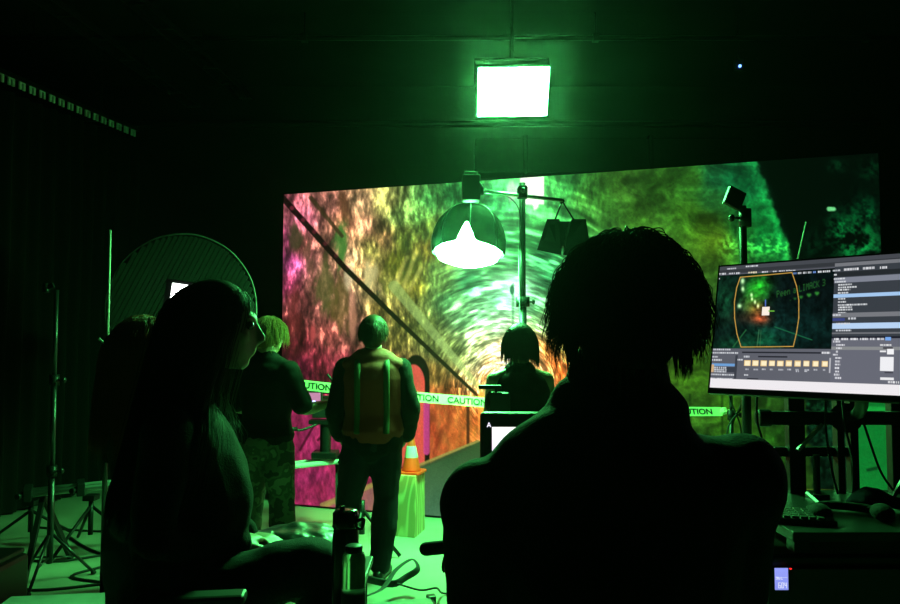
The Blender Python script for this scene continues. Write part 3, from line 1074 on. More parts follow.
STD = dict(
    spine=[((0, 0, 0.90), 0.165, 0.118), ((0, 0, 0.98), 0.162, 0.115), ((0, 0.005, 1.09), 0.140, 0.098), ((0, 0.005, 1.22), 0.158, 0.110), ((0, 0, 1.34), 0.172, 0.112), ((0, -0.01, 1.42), 0.150, 0.085), ((0, -0.012, 1.455), 0.085, 0.065), ((0, -0.008, 1.50), 0.056, 0.058), ((0, 0.0, 1.56), 0.052, 0.056)],
    head=(0, 0.012, 1.63), hyaw=0, hpitch=0, hroll=0,
    armL=[(-0.165, -0.01, 1.405), (-0.225, -0.03, 1.12), (-0.235, 0.05, 0.875)],
    armR=[(0.165, -0.01, 1.405), (0.225, -0.03, 1.12), (0.235, 0.05, 0.875)],
    handL=None, handR=None, curl=0.45,
    legL=[(-0.092, 0, 0.90), (-0.105, 0.01, 0.49), (-0.115, -0.02, 0.09)],
    legR=[(0.092, 0, 0.90), (0.105, 0.01, 0.49), (0.115, -0.02, 0.09)],
    footL=0.12, footR=-0.12,
)


def limb(mb, p, r, g=0.0, end=1.0, n=14, start=0.0):
    """p = three joints, r = radii (root, mid-upper, joint, mid-lower, end)"""
    a, b, c = [Vector(q) for q in p]
    ps = [a, a.lerp(b, 0.35), a.lerp(b, 0.9), b.lerp(c, 0.1), b.lerp(c, 0.4), c]
    rs = [r[0], r[1], r[2], r[2], r[3], r[4]]
    if end < 1.0:
        # cut the limb cover short: end in units of whole limb (0..1, 0.5 = joint)
        if end <= 0.5:
            ps = [a, a.lerp(b, end), a.lerp(b, end * 2)]
            rs = [r[0], r[1], r[1]]
        else:
            e = (end - 0.5) * 2
            ps = [a, a.lerp(b, 0.35), a.lerp(b, 0.9), b.lerp(c, 0.1), b.lerp(c, e)]
            rs = [r[0], r[1], r[2], r[2], r[3]]
    mb.loft(ps, [x + g for x in rs], n=n, sub=4)


ARM = (0.052, 0.047, 0.039, 0.040, 0.025)
LEG = (0.088, 0.086, 0.058, 0.058, 0.038)


def person(label, loc, rz, pose, s=1.0, w=1.0, top=None, sleeves=1.0, topm=None, topg=0.016, hem=0.92, bottom=None, shoes=None, group=None, sw=1.0):
    J = dict(STD)
    J.update(pose)
    root = thing('person', label, 'person', loc, rz, group)
    v = lambda p: Vector((p[0] * s, p[1] * s, p[2] * s))
    sp = [(v(c), a * s * w, b * s * w) for c, a, b in J['spine']]
    Hm = head_frame(v(J['head']), J['hyaw'], J['hpitch'], J['hroll'])
    b = MB()
    b.loft([c for c, _, _ in sp], [(x, y) for _, x, y in sp], n=24, sub=4, ref=(1, 0, 0))
    add_head(b, Hm, s)
    arms = {}
    for k, e in (('L', -1), ('R', 1)):
        A = [v(p) for p in J['arm' + k]]
        arms[k] = A
        limb(b, A, [r * s for r in ARM])
        nb0 = next(c for c, x, y in reversed(sp) if c.z <= A[0].z + 0.055 * s)
        b.loft([nb0 + Vector((e * 0.03, 0, 0)), nb0.lerp(A[0], 0.5) + Vector((e * 0.01, 0, 0.004)), A[0]], [0.045 * s, 0.046 * s, 0.048 * s], n=14)
        hd = J['hand' + k]
        d = (A[2] - A[1]).normalized() if hd is None else Vector(hd[0])
        nr = Vector((e, 0.3, 0)) if hd is None else Vector(hd[1])
        add_hand(b, A[2], d, nr, e, s * 0.98, J['curl'])
        Lg = [v(p) for p in J['leg' + k]]
        limb(b, Lg, [r * s * w for r in LEG])
        add_foot(b, Lg[2], J['foot' + k], s)
    body = b.build('body', SKIN, root, vox=0.0062, sm=3)
    # eyes
    for e in (-1, 1):
        MB().ell(Hm @ Vector((e * 0.031 * s, 0.079 * s, 0.012 * s)), (0.0125 * s,) * 3, 12).build('eye', mat('eye_dark', (0.10, 0.08, 0.06), 0.15), root, smooth=True)
    if bottom:
        g = MB()
        q = [(c, x, y) for c, x, y in sp if c.z <= 1.08 * s or (J.get('seated') and c.z < sp[0][0].z + 0.16 * s)][:3]
        g.loft([c for c, _, _ in q], [(x + 0.015, y + 0.015) for _, x, y in q], n=24, sub=4, ref=(1, 0, 0))
        for k in 'LR':
            Lg = [v(p) for p in J['leg' + k]]
            limb(g, Lg, [x * s * w + y for x, y in zip(LEG, (0.014, 0.018, 0.022, 0.024, 0.030))])
        g.build('trousers', bottom, root, vox=0.011, sm=3, wrinkle=0.012, wscale=7)
    if topm:
        g = MB()
        q = [(c, x, y) for c, x, y in sp if c.z >= hem * s and c.z < 1.47 * s + (sp[-1][0].z - 1.56 * s)]
        rr_ = []
        for i, (c, x, y) in enumerate(q):
            rr_.append((x + topg + (0.006 if i == 0 else 0), y + topg))
        g.loft([c for c, _, _ in q], rr_, n=24, sub=4, ref=(1, 0, 0))
        if sleeves > 0:
            for k in 'LR':
                limb(g, arms[k], [r * s * sw + topg * 0.8 for r in ARM], end=sleeves)
                g.ell(arms[k][0] + Vector((0, 0, -0.012)), ((0.048 * sw * s + topg),) * 3, 14)
                e = -1 if k == 'L' else 1
                nb = next(c for c, x, y in reversed(sp) if c.z <= arms[k][0].z + 0.055 * s)
                g.loft([nb + Vector((e * 0.03, 0, 0.0)), nb.lerp(arms[k][0], 0.5) + Vector((e * 0.01, 0, 0.006)), arms[k][0] + Vector((e * 0.008, 0, -0.005))], [0.045 * s + topg * 0.8, 0.047 * s + topg * 0.8, 0.046 * s + topg], n=14)
        g.build(top, topm, root, vox=0.010, sm=3, wrinkle=0.010, wscale=8)
    if shoes:
        for k in 'LR':
            g = MB()
            Lg = [v(p) for p in J['leg' + k]]
            add_foot(g, Lg[2], J['foot' + k], s, 0.008)
            g.build('shoe', shoes, root, vox=0.009, sm=2)
    return root, Hm, sp, arms


DARKTOP = mat('black_wool', (0.006, 0.0065, 0.0065), 0.9, bump=0.4, bscale=220, sheen=0.02, spec=0.12)
DENIM = mat('dark_denim', (0.012, 0.013, 0.018), 0.85, spec=0.15, bump=0.3, bscale=260, var=0.3, vscale=6)
SHOE = mat('black_leather', (0.012, 0.012, 0.012), 0.4)
HB = haircol('brown_hair', (0.045, 0.024, 0.013))
HD = haircol('dark_hair', (0.018, 0.012, 0.008))
HR = haircol('auburn_hair', (0.16, 0.05, 0.02))
HL = haircol('light_brown_hair', (0.22, 0.13, 0.06))

# --- person with shaggy hair, back to us, close
c0 = P(610, 335, 1.17)
sp_ = [((0, 0, 0.90), 0.150, 0.110), ((0, 0, 1.0), 0.152, 0.11), ((0, 0.0, 1.12), 0.160, 0.108), ((0, 0, 1.22), 0.180, 0.118), ((0, -0.005, 1.30), 0.195, 0.118), ((0.0, -0.015, 1.365), 0.185, 0.10), ((0.005, -0.015, 1.41), 0.140, 0.082), ((0.01, -0.012, 1.445), 0.095, 0.07), ((0.015, -0.008, 1.49), 0.064, 0.062), ((0.022, 0.0, 1.55), 0.056, 0.058)]
pr_, Hm, sp, arms = person('person in black jacket with short shaggy dark hair, back turned, close at centre', (c0.x, 1.17, 0), 0.0,
    dict(spine=sp_, head=(0.032, 0.012, 1.61), hyaw=-0.25, hpitch=-0.05,
         armL=[(-0.207, -0.01, 1.305), (-0.205, 0.07, 1.07), (-0.15, 0.28, 1.06)], armR=[(0.205, -0.01, 1.350), (0.19, 0.06, 1.08), (0.12, 0.28, 1.03)],
         handL=((0.5, 0.85, 0.1), (-0.3, 0.2, 1)), handR=((-0.5, 0.85, 0.1), (0.3, 0.2, 1))),
    s=1.012, top='jacket', topm=DARKTOP, sleeves=0.96, topg=0.022, bottom=DENIM, shoes=SHOE, sw=1.1)
g = MB()
g.loft([Vector((0.008, -0.005, 1.462)), Vector((0.01, -0.003, 1.50)), Vector((0.012, 0.0, 1.525))], [(0.115, 0.095), (0.092, 0.085), (0.086, 0.082)], n=24, sub=3, ref=(1, 0, 0))
g.build('collar', DARKTOP, pr_, vox=0.009, sm=2)
add_hair(pr_, Hm, HD, capoff=0.018, n=5600, length=0.112, r0=0.0012, off=0.024, spread=0.11, flip=-0.3, seed=5, wav=0.13, face_cut=60, lenvar=0.75, clump=0.5, nclump=260, drop=0.7, lift=0.75)
add_hair(pr_, Hm, HD, cap=False, n=1600, length=0.13, r0=0.0012, off=0.010, spread=0.03, flip=-0.1, seed=6, wav=0.06, face_cut=60, lenvar=0.6, clump=0.6, nclump=60, drop=1.6, lift=0.15, polmin=80, azmin=88)

# --- woman with long hair seated in profile at left
YW = 1.9
lw = P(173, 604, YW)
zs = 0.80   # seat height of the tall chair
def sh(z):
    return z
sp_ = [((0, -0.01, 0.90), 0.165, 0.125), ((0, 0.01, 0.97), 0.160, 0.12), ((0, 0.045, 1.06), 0.140, 0.115), ((0, 0.072, 1.14), 0.142, 0.122), ((0, 0.055, 1.25), 0.150, 0.112), ((0, 0.035, 1.33), 0.150, 0.095), ((0, 0.022, 1.39), 0.135, 0.076), ((0, 0.030, 1.435), 0.080, 0.058), ((0, 0.055, 1.49), 0.048, 0.052), ((0, 0.085, 1.56), 0.044, 0.048)]
pw, Hm, sp, arms = person('person with very long hair in black top, seated in profile at left', (lw.x, YW, 0.0), -PI / 2 + 0.12,
    dict(spine=sp_, head=(0, 0.112, 1.622), hyaw=0.05, hpitch=-0.10, seated=True,
         armL=[(-0.155, 0.02, 1.365), (-0.19, 0.0, 1.11), (-0.17, 0.15, 1.01)], armR=[(0.155, 0.02, 1.365), (0.20, 0.0, 1.11), (-0.02, 0.16, 1.03)],
         handL=((0.3, 0.9, 0), (0, 0.1, 1)), handR=((-0.9, 0.3, 0), (0, 0.1, 1)),
         legL=[(-0.09, 0.0, 0.90), (-0.10, 0.38, 0.93), (-0.06, 0.42, 0.53)], legR=[(0.09, 0.0, 0.90), (0.02, 0.37, 0.99), (0.0, 0.50, 0.62)], footL=0, footR=0),
    s=1.0, w=0.93, top='sweater', topm=DARKTOP, sleeves=0.97, topg=0.014, hem=0.89, bottom=DENIM, shoes=SHOE)
add_hair(pw, Hm, HD, capoff=0.006, n=5200, length=0.60, r0=0.0014, off=0.006, spread=0.04, flip=0.0, seed=8, wav=0.012, face_cut=44, lenvar=0.2, steps=24, shoulders=(0, 0.05, 0.175, 0.135, 1.45), drop=3.0, back=0.24, crown=(0, 0.75, 0.65), clump=0.35, nclump=200, lift=0.05)

# her tall folding chair
ch = thing('tall_stool', 'tall black folding stool with armrests under the seated person with very long hair', 'stool', (lw.x + 0.03, YW, 0), -PI / 2 + 0.12)
Rz = ch.matrix_basis
L = lambda x, y, z: Rz @ Vector((x, y, z))
CW, CD = 0.25, 0.15
for e in (-1, 1):
    for f in (-1, 1):
        MB().bar(L(e * CW, f * CD, 0.012), L(e * CW, -f * CD * 0.9, 0.74), 0.025, 0.03).build('leg', BLACK, ch, world=True)
    ar = MB().bar(L(e * CW, -CD + 0.10, 0.985), L(e * CW, CD + 0.05, 0.985), 0.055, 0.025)
    ar.build('armrest', PLAS, ch, world=True, bevel=0.008)
    MB().bar(L(e * CW, CD * 0.9, 0.74), L(e * CW, CD * 0.9, 0.98), 0.03, 0.03).build('arm_post', BLACK, ch, world=True)
m = MB()
ns = 10
vs = []
for th_ in (0, -0.01):
    for i in range(ns + 1):
        x = -CW + 2 * CW * i / ns
        sag = -0.035 * (1 - (x / CW) ** 2)
        for y in (-CD, CD):
            vs.append(L(x, y, 0.79 + sag + th_))
fs = []
o = 2 * (ns + 1)
for i in range(ns):
    fs += [(2 * i, 2 * i + 2, 2 * i + 3, 2 * i + 1), (o + 2 * i, o + 2 * i + 1, o + 2 * i + 3, o + 2 * i + 2), (2 * i, o + 2 * i, o + 2 * i + 2, 2 * i + 2), (2 * i + 1, 2 * i + 3, o + 2 * i + 3, o + 2 * i + 1)]
m.add(vs, fs)
m.build('seat', FAB, ch, world=True, smooth=True)
MB().bar(L(-CW, CD + 0.02, 0.42), L(CW, CD + 0.02, 0.42), 0.10, 0.02).build('footrest', BLACK, ch, world=True)
for e in (-1, 1):
    MB().bar(L(e * CW, CD * 0.6, 0.78), L(e * CW, -CD, 0.78), 0.03, 0.03).build('seat_rail', BLACK, ch, world=True)

# --- long-haired person behind her, standing
YA = 3.0
la = P(138, 604, YA)
pa, Hm, sp, arms = person('standing person with long reddish hair in jeans at far left', (la.x, YA, 0), -0.45,
    dict(hyaw=-0.35, hpitch=-0.1, armL=[(-0.155, -0.01, 1.39), (-0.20, 0.02, 1.13), (-0.14, 0.20, 1.22)], armR=[(0.155, -0.01, 1.39), (0.21, 0.0, 1.12), (0.12, 0.18, 1.10)]),
    s=0.945, w=0.95, top='jacket', topm=DARKTOP, sleeves=0.97, topg=0.018, hem=1.0, bottom=DENIM, shoes=SHOE)
add_hair(pa, Hm, HR, capoff=0.012, n=3200, length=0.50, r0=0.0018, off=0.022, spread=0.08, seed=12, wav=0.03, face_cut=48, lenvar=0.3, steps=18, shoulders=(0, 0, 0.155, 0.14, 1.42), back=0.12, drop=3.0, crown=(0, 0.7, 0.7), clump=0.4, nclump=150, lift=0.1)

# --- person in dark t-shirt and patterned trousers at the camera rig
CAMO = bpy.data.materials.new('camouflage_cloth')
CAMO.use_nodes = True
nt = CAMO.node_tree
bb = nt.nodes['Principled BSDF']
bb.inputs['Roughness'].default_value = 0.9
tc = nt.nodes.new('ShaderNodeTexCoord')
nz = nt.nodes.new('ShaderNodeTexNoise')
nz.inputs['Scale'].default_value = 9
nz.inputs['Detail'].default_value = 2
rp = nt.nodes.new('ShaderNodeValToRGB')
rp.color_ramp.interpolation = 'CONSTANT'
rp.color_ramp.elements[0].color = (0.02, 0.022, 0.014, 1)
rp.color_ramp.elements[1].position = 0.44
rp.color_ramp.elements[1].color = (0.09, 0.085, 0.055, 1)
e_ = rp.color_ramp.elements.new(0.52)
e_.color = (0.045, 0.05, 0.03, 1)
e_ = rp.color_ramp.elements.new(0.6)
e_.color = (0.14, 0.13, 0.09, 1)
nt.links.new(tc.outputs['Object'], nz.inputs['Vector'])
nt.links.new(nz.outputs['Fac'], rp.inputs['Fac'])
nt.links.new(rp.outputs['Color'], bb.inputs['Base Color'])
YC = 4.6
lc_ = P(264, 604, YC)
TEE = mat('black_jersey', (0.006, 0.0065, 0.0065), 0.85, spec=0.12, bump=0.2, bscale=200)
pc_, Hm, sp, arms = person('person in dark t-shirt and camouflage trousers reaching to the camera rig', (lc_.x, YC, 0), -0.35,
    dict(hyaw=-0.15, hpitch=-0.25, head=(0, 0.03, 1.63), armR=[(0.17, 0.0, 1.40), (0.29, 0.0, 1.15), (0.33, 0.24, 1.17)], handR=((0.15, 0.95, -0.1), (0.2, 0, 1)),
         armL=[(-0.17, 0.0, 1.40), (-0.25, 0.02, 1.14), (-0.05, 0.24, 1.14)], handL=((0.5, 0.85, 0), (0, 0.1, 1)),
         legL=[(-0.092, 0, 0.90), (-0.13, 0.02, 0.49), (-0.15, -0.02, 0.09)], legR=[(0.092, 0, 0.90), (0.13, 0.01, 0.49), (0.16, -0.04, 0.09)]),
    s=0.975, w=1.08, top='t_shirt', topm=TEE, sleeves=0.42, topg=0.022, hem=0.90, bottom=CAMO, shoes=SHOE, sw=1.15)
add_hair(pc_, Hm, HL, capoff=0.010, n=1500, length=0.13, r0=0.0022, off=0.014, spread=0.1, seed=21, wav=0.03, face_cut=55)

# --- person in safety vest, back to us
YV = 4.72
lv = P(372, 604, YV)
VEST = mat('orange_vest', (0.22, 0.012, 0.003), 0.8, bump=0.2, bscale=180)
STRIPE = mat('reflective_strip', (0.035, 0.05, 0.018), 0.7)
pv, Hm, sp, arms = person('standing person in orange safety vest with two pale stripes, back turned', (lv.x, YV, 0), 0.05,
    dict(hyaw=-0.05, head=(0, 0.008, 1.63),
         armL=[(-0.185, -0.01, 1.40), (-0.262, -0.02, 1.13), (-0.235, 0.13, 0.93)], armR=[(0.185, -0.01, 1.40), (0.262, -0.02, 1.13), (0.225, 0.13, 0.93)],
         handL=((0.2, 0.6, -0.7), (-1, 0.2, 0)), handR=((-0.2, 0.6, -0.7), (1, 0.2, 0)),
         legL=[(-0.095, 0, 0.90), (-0.165, 0.0, 0.49), (-0.20, -0.06, 0.09)], legR=[(0.095, 0, 0.90), (0.09, 0.01, 0.49), (0.055, -0.05, 0.09)], footL=0.2, footR=-0.2),
    s=0.985, w=1.1, top='hooded_top', topm=DARKTOP, sleeves=0.97, topg=0.022, hem=0.88, bottom=DENIM, shoes=SHOE, sw=1.12)
add_hair(pv, Hm, HB, capoff=0.009, n=1500, length=0.06, r0=0.0022, off=0.010, spread=0.15, seed=31, wav=0.03, face_cut=55)
g = MB()
q = [(c, x, y) for c, x, y in sp if 0.94 <= c.z <= 1.36]
q += [(Vector((0, -0.008, 1.39)), 0.170, 0.095), (Vector((0, -0.01, 1.425)), 0.125, 0.060)]
g.loft([c for c, _, _ in q], [(x + 0.036, y + 0.038) for _, x, y in q], n=28, sub=4, ref=(1, 0, 0))
for e in (-1, 1):
    g.loft([Vector((e * 0.075, -0.01, 1.425)), Vector((e * 0.12, -0.012, 1.42)), Vector((e * 0.175, -0.015, 1.395))], [(0.075, 0.045), (0.08, 0.045), (0.075, 0.050)], n=16, ref=(0, 1, 0))
vest = g.build('vest', VEST, pv, vox=0.010, sm=3, wrinkle=0.006)
for e in (-1, 1):
    g = MB()
    ps_ = []
    for c, x_, y_ in q:
        X_, Y_ = x_ + 0.040, y_ + 0.042
        if X_ > 0.12:
            ps_.append(Vector((e * 0.095, c.y - Y_ * math.sqrt(1 - (0.095 / X_) ** 2), c.z)))
    ps_.append(Vector((e * 0.09, -0.03, ps_[-1].z + 0.045)))
    g.loft(ps_, [(0.02, 0.008)] * len(ps_), n=8, sub=4, ref=(1, 0, 0))
    g.build('stripe', STRIPE, vest, smooth=True)

# --- person in sleeveless top at the centre, back to us
YM = 4.2
lm = P(521, 604, YM)
pm, Hm, sp, arms = person('person in black sleeveless top with dark bobbed hair, back turned, before the tunnel', (lm.x, YM, 0), 0.1,
    dict(hyaw=0.15, hpitch=-0.1, armL=[(-0.165, -0.01, 1.41), (-0.205, 0.0, 1.13), (-0.15, 0.20, 1.08)], armR=[(0.165, -0.01, 1.41), (0.205, 0.0, 1.13), (0.13, 0.20, 1.07)], handL=((0.3, 0.9, 0), (0, 0, 1)), handR=((-0.3, 0.9, 0), (0, 0, 1))),
    s=0.945, w=1.06, top='tank_top', topm=DARKTOP, sleeves=0.0, topg=0.012, hem=0.90, bottom=DENIM, shoes=SHOE)
add_hair(pm, Hm, HD, capoff=0.008, n=1600, length=0.155, r0=0.0024, off=0.008, spread=0.0, clump=0.3, drop=1.6, seed=41, wav=0.02, face_cut=50, lenvar=0.25)

# ------------------------------------------------------------------ set props
# plywood plinth
WOOD = bpy.data.materials.new('plywood')
WOOD.use_nodes = True
nt = WOOD.node_tree
bb = nt.nodes['Principled BSDF']
bb.inputs['Roughness'].default_value = 0.6
tc = nt.nodes.new('ShaderNodeTexCoord')
mp = nt.nodes.new('ShaderNodeMapping')
mp.inputs['Scale'].default_value = (1, 1, 0.25)
nz = nt.nodes.new('ShaderNodeTexNoise')
nz.inputs['Scale'].default_value = 5
nz.inputs['Detail'].default_value = 1
wv = nt.nodes.new('ShaderNodeMath')
wv.operation = 'MULTIPLY'
wv.inputs[1].default_value = 55
sn = nt.nodes.new('ShaderNodeMath')
sn.operation = 'SINE'
rp = nt.nodes.new('ShaderNodeValToRGB')
rp.color_ramp.elements[0].color = (0.40, 0.28, 0.13, 1)
rp.color_ramp.elements[1].color = (0.62, 0.50, 0.27, 1)
nt.links.new(tc.outputs['Object'], mp.inputs['Vector'])
nt.links.new(mp.outputs['Vector'], nz.inputs['Vector'])
nt.links.new(nz.outputs['Fac'], wv.inputs[0])
nt.links.new(wv.outputs[0], sn.inputs[0])
nt.links.new(sn.outputs[0], rp.inputs['Fac'])
nt.links.new(rp.outputs['Color'], bb.inputs['Base Color'])
bx0 = P(408, 533, 5.62)
bxh = P(408, 476, 5.62).z
BM = Matrix.Rotation(math.radians(-16), 3, 'Z')
solo(MB().box((bx0.x - 0.03, 5.76, bxh / 2), (0.25, 0.25, bxh), BM), 'plywood_plinth', WOOD, 'upright plywood box standing on the floor under the traffic cone', 'box', (bx0.x, 5.74, 0), bevel=0.003)
cc = Vector((P(411, 470, 5.72).x, 5.76, bxh))
cn = thing('traffic_cone', 'small orange traffic cone with white collar on the plywood box', 'traffic cone', cc)
ORG = mat('orange_plastic', (0.95, 0.05, 0.01), 0.45)
cm = MB()
cm.prism([(x * 0.105 * (1 if abs(y) < 2 else 1), y * 0.105) for x, y in [(-0.8, -1), (0.8, -1), (1, -0.8), (1, 0.8), (0.8, 1), (-0.8, 1), (-1, 0.8), (-1, -0.8)]], 0.0, 0.018, Matrix.Translation(cc) @ Matrix.Rotation(-0.28, 4, 'Z'))
cm.build('base', ORG, cn, world=True, bevel=0.003)
MB().lathe(cc, [(0.078, 0.018), (0.074, 0.03), (0.022, 0.29), (0.016, 0.30), (0.010, 0.30)], 28).build('cone', ORG, cn, world=True, smooth=True)
MB().lathe(cc, [(0.0555, 0.125), (0.0560, 0.127), (0.0375, 0.215), (0.037, 0.217)], 28).build('collar', mat('white_band', (0.8, 0.8, 0.78), 0.4), cn, world=True, smooth=True)

# caution tape strung across the set
tp = [(252, 379), (300, 384.5), (331, 388), (372, 392.5), (413, 396.5), (440, 399), (485, 402.5), (540, 406.5), (600, 409.5), (650, 411), (685, 411.5), (722, 411.5)]
TY = lambda x: 5.25 + (x - 300) * 0.0002
tape = thing('caution_tape', 'pale yellow caution tape stretched across the set in front of the tunnel', 'tape', P(722, 411, TY(722)).xy.to_3d())
TAPE = mat('yellow_film', (0.9, 0.88, 0.5), 0.4)
Pc = []
for i in range(len(tp) - 1):
    for j in range(6):
        f = j / 6
        Pc.append(P(tp[i][0] * (1 - f) + tp[i + 1][0] * f, tp[i][1] * (1 - f) + tp[i + 1][1] * f, TY(tp[i][0] * (1 - f) + tp[i + 1][0] * f)))
Pc.append(P(*tp[-1], TY(722)))
HW = 0.037
def tape_tilt(x):
    return 0.15 + 0.35 * max(0, (x - 0.9)) 
vs, fs = [], []
for i, p in enumerate(Pc):
    a = tape_tilt(p.x)
    up_ = Vector((0, math.sin(a), math.cos(a))) * HW
    for th_ in (0, 0.0012):
        vs += [p - up_ + Vector((0, th_, 0)), p + up_ + Vector((0, th_, 0))]
for i in range(len(Pc) - 1):
    o = 4 * i
    fs += [(o, o + 4, o + 5, o + 1), (o + 2, o + 3, o + 7, o + 6), (o, o + 2, o + 6, o + 4), (o + 1, o + 5, o + 7, o + 3)]
MB().add(vs, fs).build('band', TAPE, tape, world=True, smooth=False)
fc = bpy.data.curves.new('lettering', 'FONT')
fc.body = 'CAUTION'
fc.size = 1.0
fc.offset = 0.022
fo = bpy.data.objects.new('lettering', fc)
COL.objects.link(fo)
bpy.context.view_layer.update()
tm = bpy.data.meshes.new_from_object(fo.evaluated_get(bpy.context.evaluated_depsgraph_get()))
tv = np.array([v.co[:] for v in tm.vertices])
tf = [tuple(p.vertices) for p in tm.polygons]
bpy.data.objects.remove(fo)
tv[:, 0] = (tv[:, 0] - tv[:, 0].min()) / np.ptp(tv[:, 0])
tv[:, 1] = (tv[:, 1] - tv[:, 1].min()) / np.ptp(tv[:, 1])
arc = [0]
for i in range(len(Pc) - 1):
    arc.append(arc[-1] + (Pc[i + 1] - Pc[i]).length)
def on_tape(sv):
    sv = min(max(sv, 0), arc[-1] - 1e-4)
    i = max(j for j in range(len(arc)) if arc[j] <= sv)
    i = min(i, len(Pc) - 2)
    return Pc[i].lerp(Pc[i + 1], (sv - arc[i]) / (arc[i + 1] - arc[i]))
def arc_of(px):
    i = min(range(len(Pc)), key=lambda j: abs(project(np.array(Pc[j]))[0] - px))
    return arc[i]
INK = mat('black_ink', (0.01, 0.01, 0.01), 0.5)
for x0 in (293, 347, 399.5, 448.5, 500, 551, 602, 673):
    s0 = arc_of(x0)
    V_ = []
    for x, y, _ in tv:
        p = on_tape(s0 + x * 0.295)
        a = tape_tilt(p.x)
        V_.append(p + Vector((0, math.sin(a), math.cos(a))) * ((y - 0.5) * 0.047) + Vector((0, -0.002, 0)))
    MB().add(V_, tf).build('lettering', INK, tape, world=True)
# knotted end and its tail
m = MB().ell(P(724, 411, 5.33), (0.03, 0.03, 0.03), n=10)
m.loft([P(724, 411, 5.32), P(733, 410, 5.30), P(741, 417, 5.29)], [(0.03, 0.004), (0.022, 0.004), (0.012, 0.004)], n=8)
m.build('knot', TAPE, tape, world=True, smooth=True)
# stand the tape is tied to
ts = thing('light_stand', 'slim stand with cables that holds the right end of the caution tape', 'light stand', P(731, 400, 5.0).xy.to_3d())
stand(ts, ts.location.x, 5.0, P(731, 386, 5.0).z + 0.25, 0.014, 0.22, 0.35, DKM, 0.0)
for i, (dx_, sg) in enumerate([(-0.03, 1), (0.03, -1), (0.055, 1)]):
    x = ts.location.x
    solo(MB().tube([(x + dx_, 4.93, 1.6), (x + dx_ * 1.8, 4.90, 1.2), (x - dx_ * 1.2, 4.92, 0.9), (x + dx_ * 2, 4.9, 0.4), (x + sg * 0.2, 4.85, 0.008)], 0.006), 'cable', RUB, ['black cable hanging by the stand at the tape end', 'second black cable twisted round the stand at the tape end', 'third black cable beside the stand at the tape end'][i], 'cable', (x + dx_, 4.9, 0), 'cables at the tape end', smooth=True)

# ------------------------------------------------------------------ camera rail at left and the camera on it
RA, RB = P(28, 493, 4.78), P(345, 459.5, 5.85)
sl = thing('camera_rail', 'long pale double tube rail held at hip height behind the standing people', 'camera rail', (RA + RB).xy.to_3d() / 2)
dr = (RB - RA).normalized()
sd = Vector((-dr.y, dr.x, 0)).normalized()
TUBE = mat('pale_tube', (0.62, 0.64, 0.62), 0.3, 0.3)
for e in (-1, 1):
    MB().cyl(RA + sd * 0.06 * e, RB + sd * 0.06 * e, 0.02).build('tube', TUBE, sl, world=True, smooth=True)
for f in (0.0, 0.14, 0.40, 0.7, 0.99):
    p = RA.lerp(RB, f)
    MB().box(p, (0.05, 0.2, 0.085), Matrix.Rotation(math.atan2(dr.y, dr.x), 3, 'Z')).cyl(p + Vector((0, -0.12, 0)), p + Vector((0, -0.04, 0.0)), 0.02).build('clamp', BLACK, sl, world=True, bevel=0.005)
for f, pk in ((0.04, 1), (0.97, 1)):
    p = RA.lerp(RB, f)
    for e in (-1, 1):
        MB().bar(Vector((p.x, p.y, p.z - 0.03)), Vector((p.x + 0.05, p.y + e * 0.28, 0.0)), 0.03, 0.03).build('leg', BLACK, sl, world=True)

cb = RA.lerp(RB, 0.925)
cr = thing('camera_rig', 'black cinema camera rig on the rail, with a small lit screen', 'camera', (cb.x, cb.y, cb.z))
LG = mat('lens_glass_dark', (0.02, 0.02, 0.03), 0.08, spec=0.9)
bz = P(318, 408, cb.y).z
x0, y0 = cb.x, cb.y
MB().box((x0, y0, cb.z + 0.06), (0.20, 0.18, 0.05)).cyl((x0, y0, cb.z + 0.08), (x0, y0, bz - 0.12), 0.045).box((x0, y0, bz - 0.11), (0.26, 0.12, 0.035)).build('fluid_head', BLACK, cr, world=True, bevel=0.006)
MB().box((x0, y0, bz), (0.20, 0.14, 0.15)).box((x0 + 0.02, y0, bz + 0.09), (0.14, 0.05, 0.02)).build('camera_body', PLAS, cr, world=True, bevel=0.01)
q = MB().cyl((x0 + 0.1, y0, bz), (x0 + 0.27, y0 + 0.05, bz), 0.05, 0.06).build('lens', BLACK, cr, world=True, smooth=True)
MB().cyl((x0 + 0.268, y0 + 0.05, bz), (x0 + 0.274, y0 + 0.051, bz), 0.052).build('front_glass', LG, q, world=True)
MB().box((x0 - 0.02, y0 - 0.02, bz + 0.13), (0.17, 0.03, 0.025)).box((x0 - 0.09, y0 - 0.02, bz + 0.10), (0.02, 0.03, 0.05)).box((x0 + 0.06, y0 - 0.02, bz + 0.10), (0.02, 0.03, 0.05)).build('top_handle', BLACK, cr, world=True, bevel=0.004)
mo = P(313, 397, y0 - 0.16)
q = MB().box(mo, (0.15, 0.025, 0.095)).build('monitor', PLAS, cr, world=True, bevel=0.004)
MB().box(mo + Vector((0, -0.014, 0.0)), (0.125, 0.003, 0.07)).build('lit_face', emat('pink_screen', (0.75, 0.35, 0.55), 0.75), q, world=True)
MB().tube([mo + Vector((0, 0, -0.05)), mo + Vector((0.03, 0.06, -0.09)), Vector((x0, y0 - 0.05, bz))], 0.008).build('monitor_arm', BLACK, cr, world=True, smooth=True)
q = P(314, 402.5, y0 - 0.19)
MB().ell(q, (0.018, 0.012, 0.016), n=10).build('status_diode', emat('blue_white_diode', (0.4, 0.5, 1.0), 4.0), cr, world=True, smooth=True)
MB().tube([(x0 + 0.0, y0, bz - 0.1), (x0 - 0.16, y0 - 0.12, bz - 0.16), (x0 - 0.23, y0 - 0.16, bz - 0.15)], 0.010).cyl((x0 - 0.28, y0 - 0.19, bz - 0.15), (x0 - 0.20, y0 - 0.15, bz - 0.15), 0.017).build('pan_handle', BLACK, cr, world=True, smooth=True)
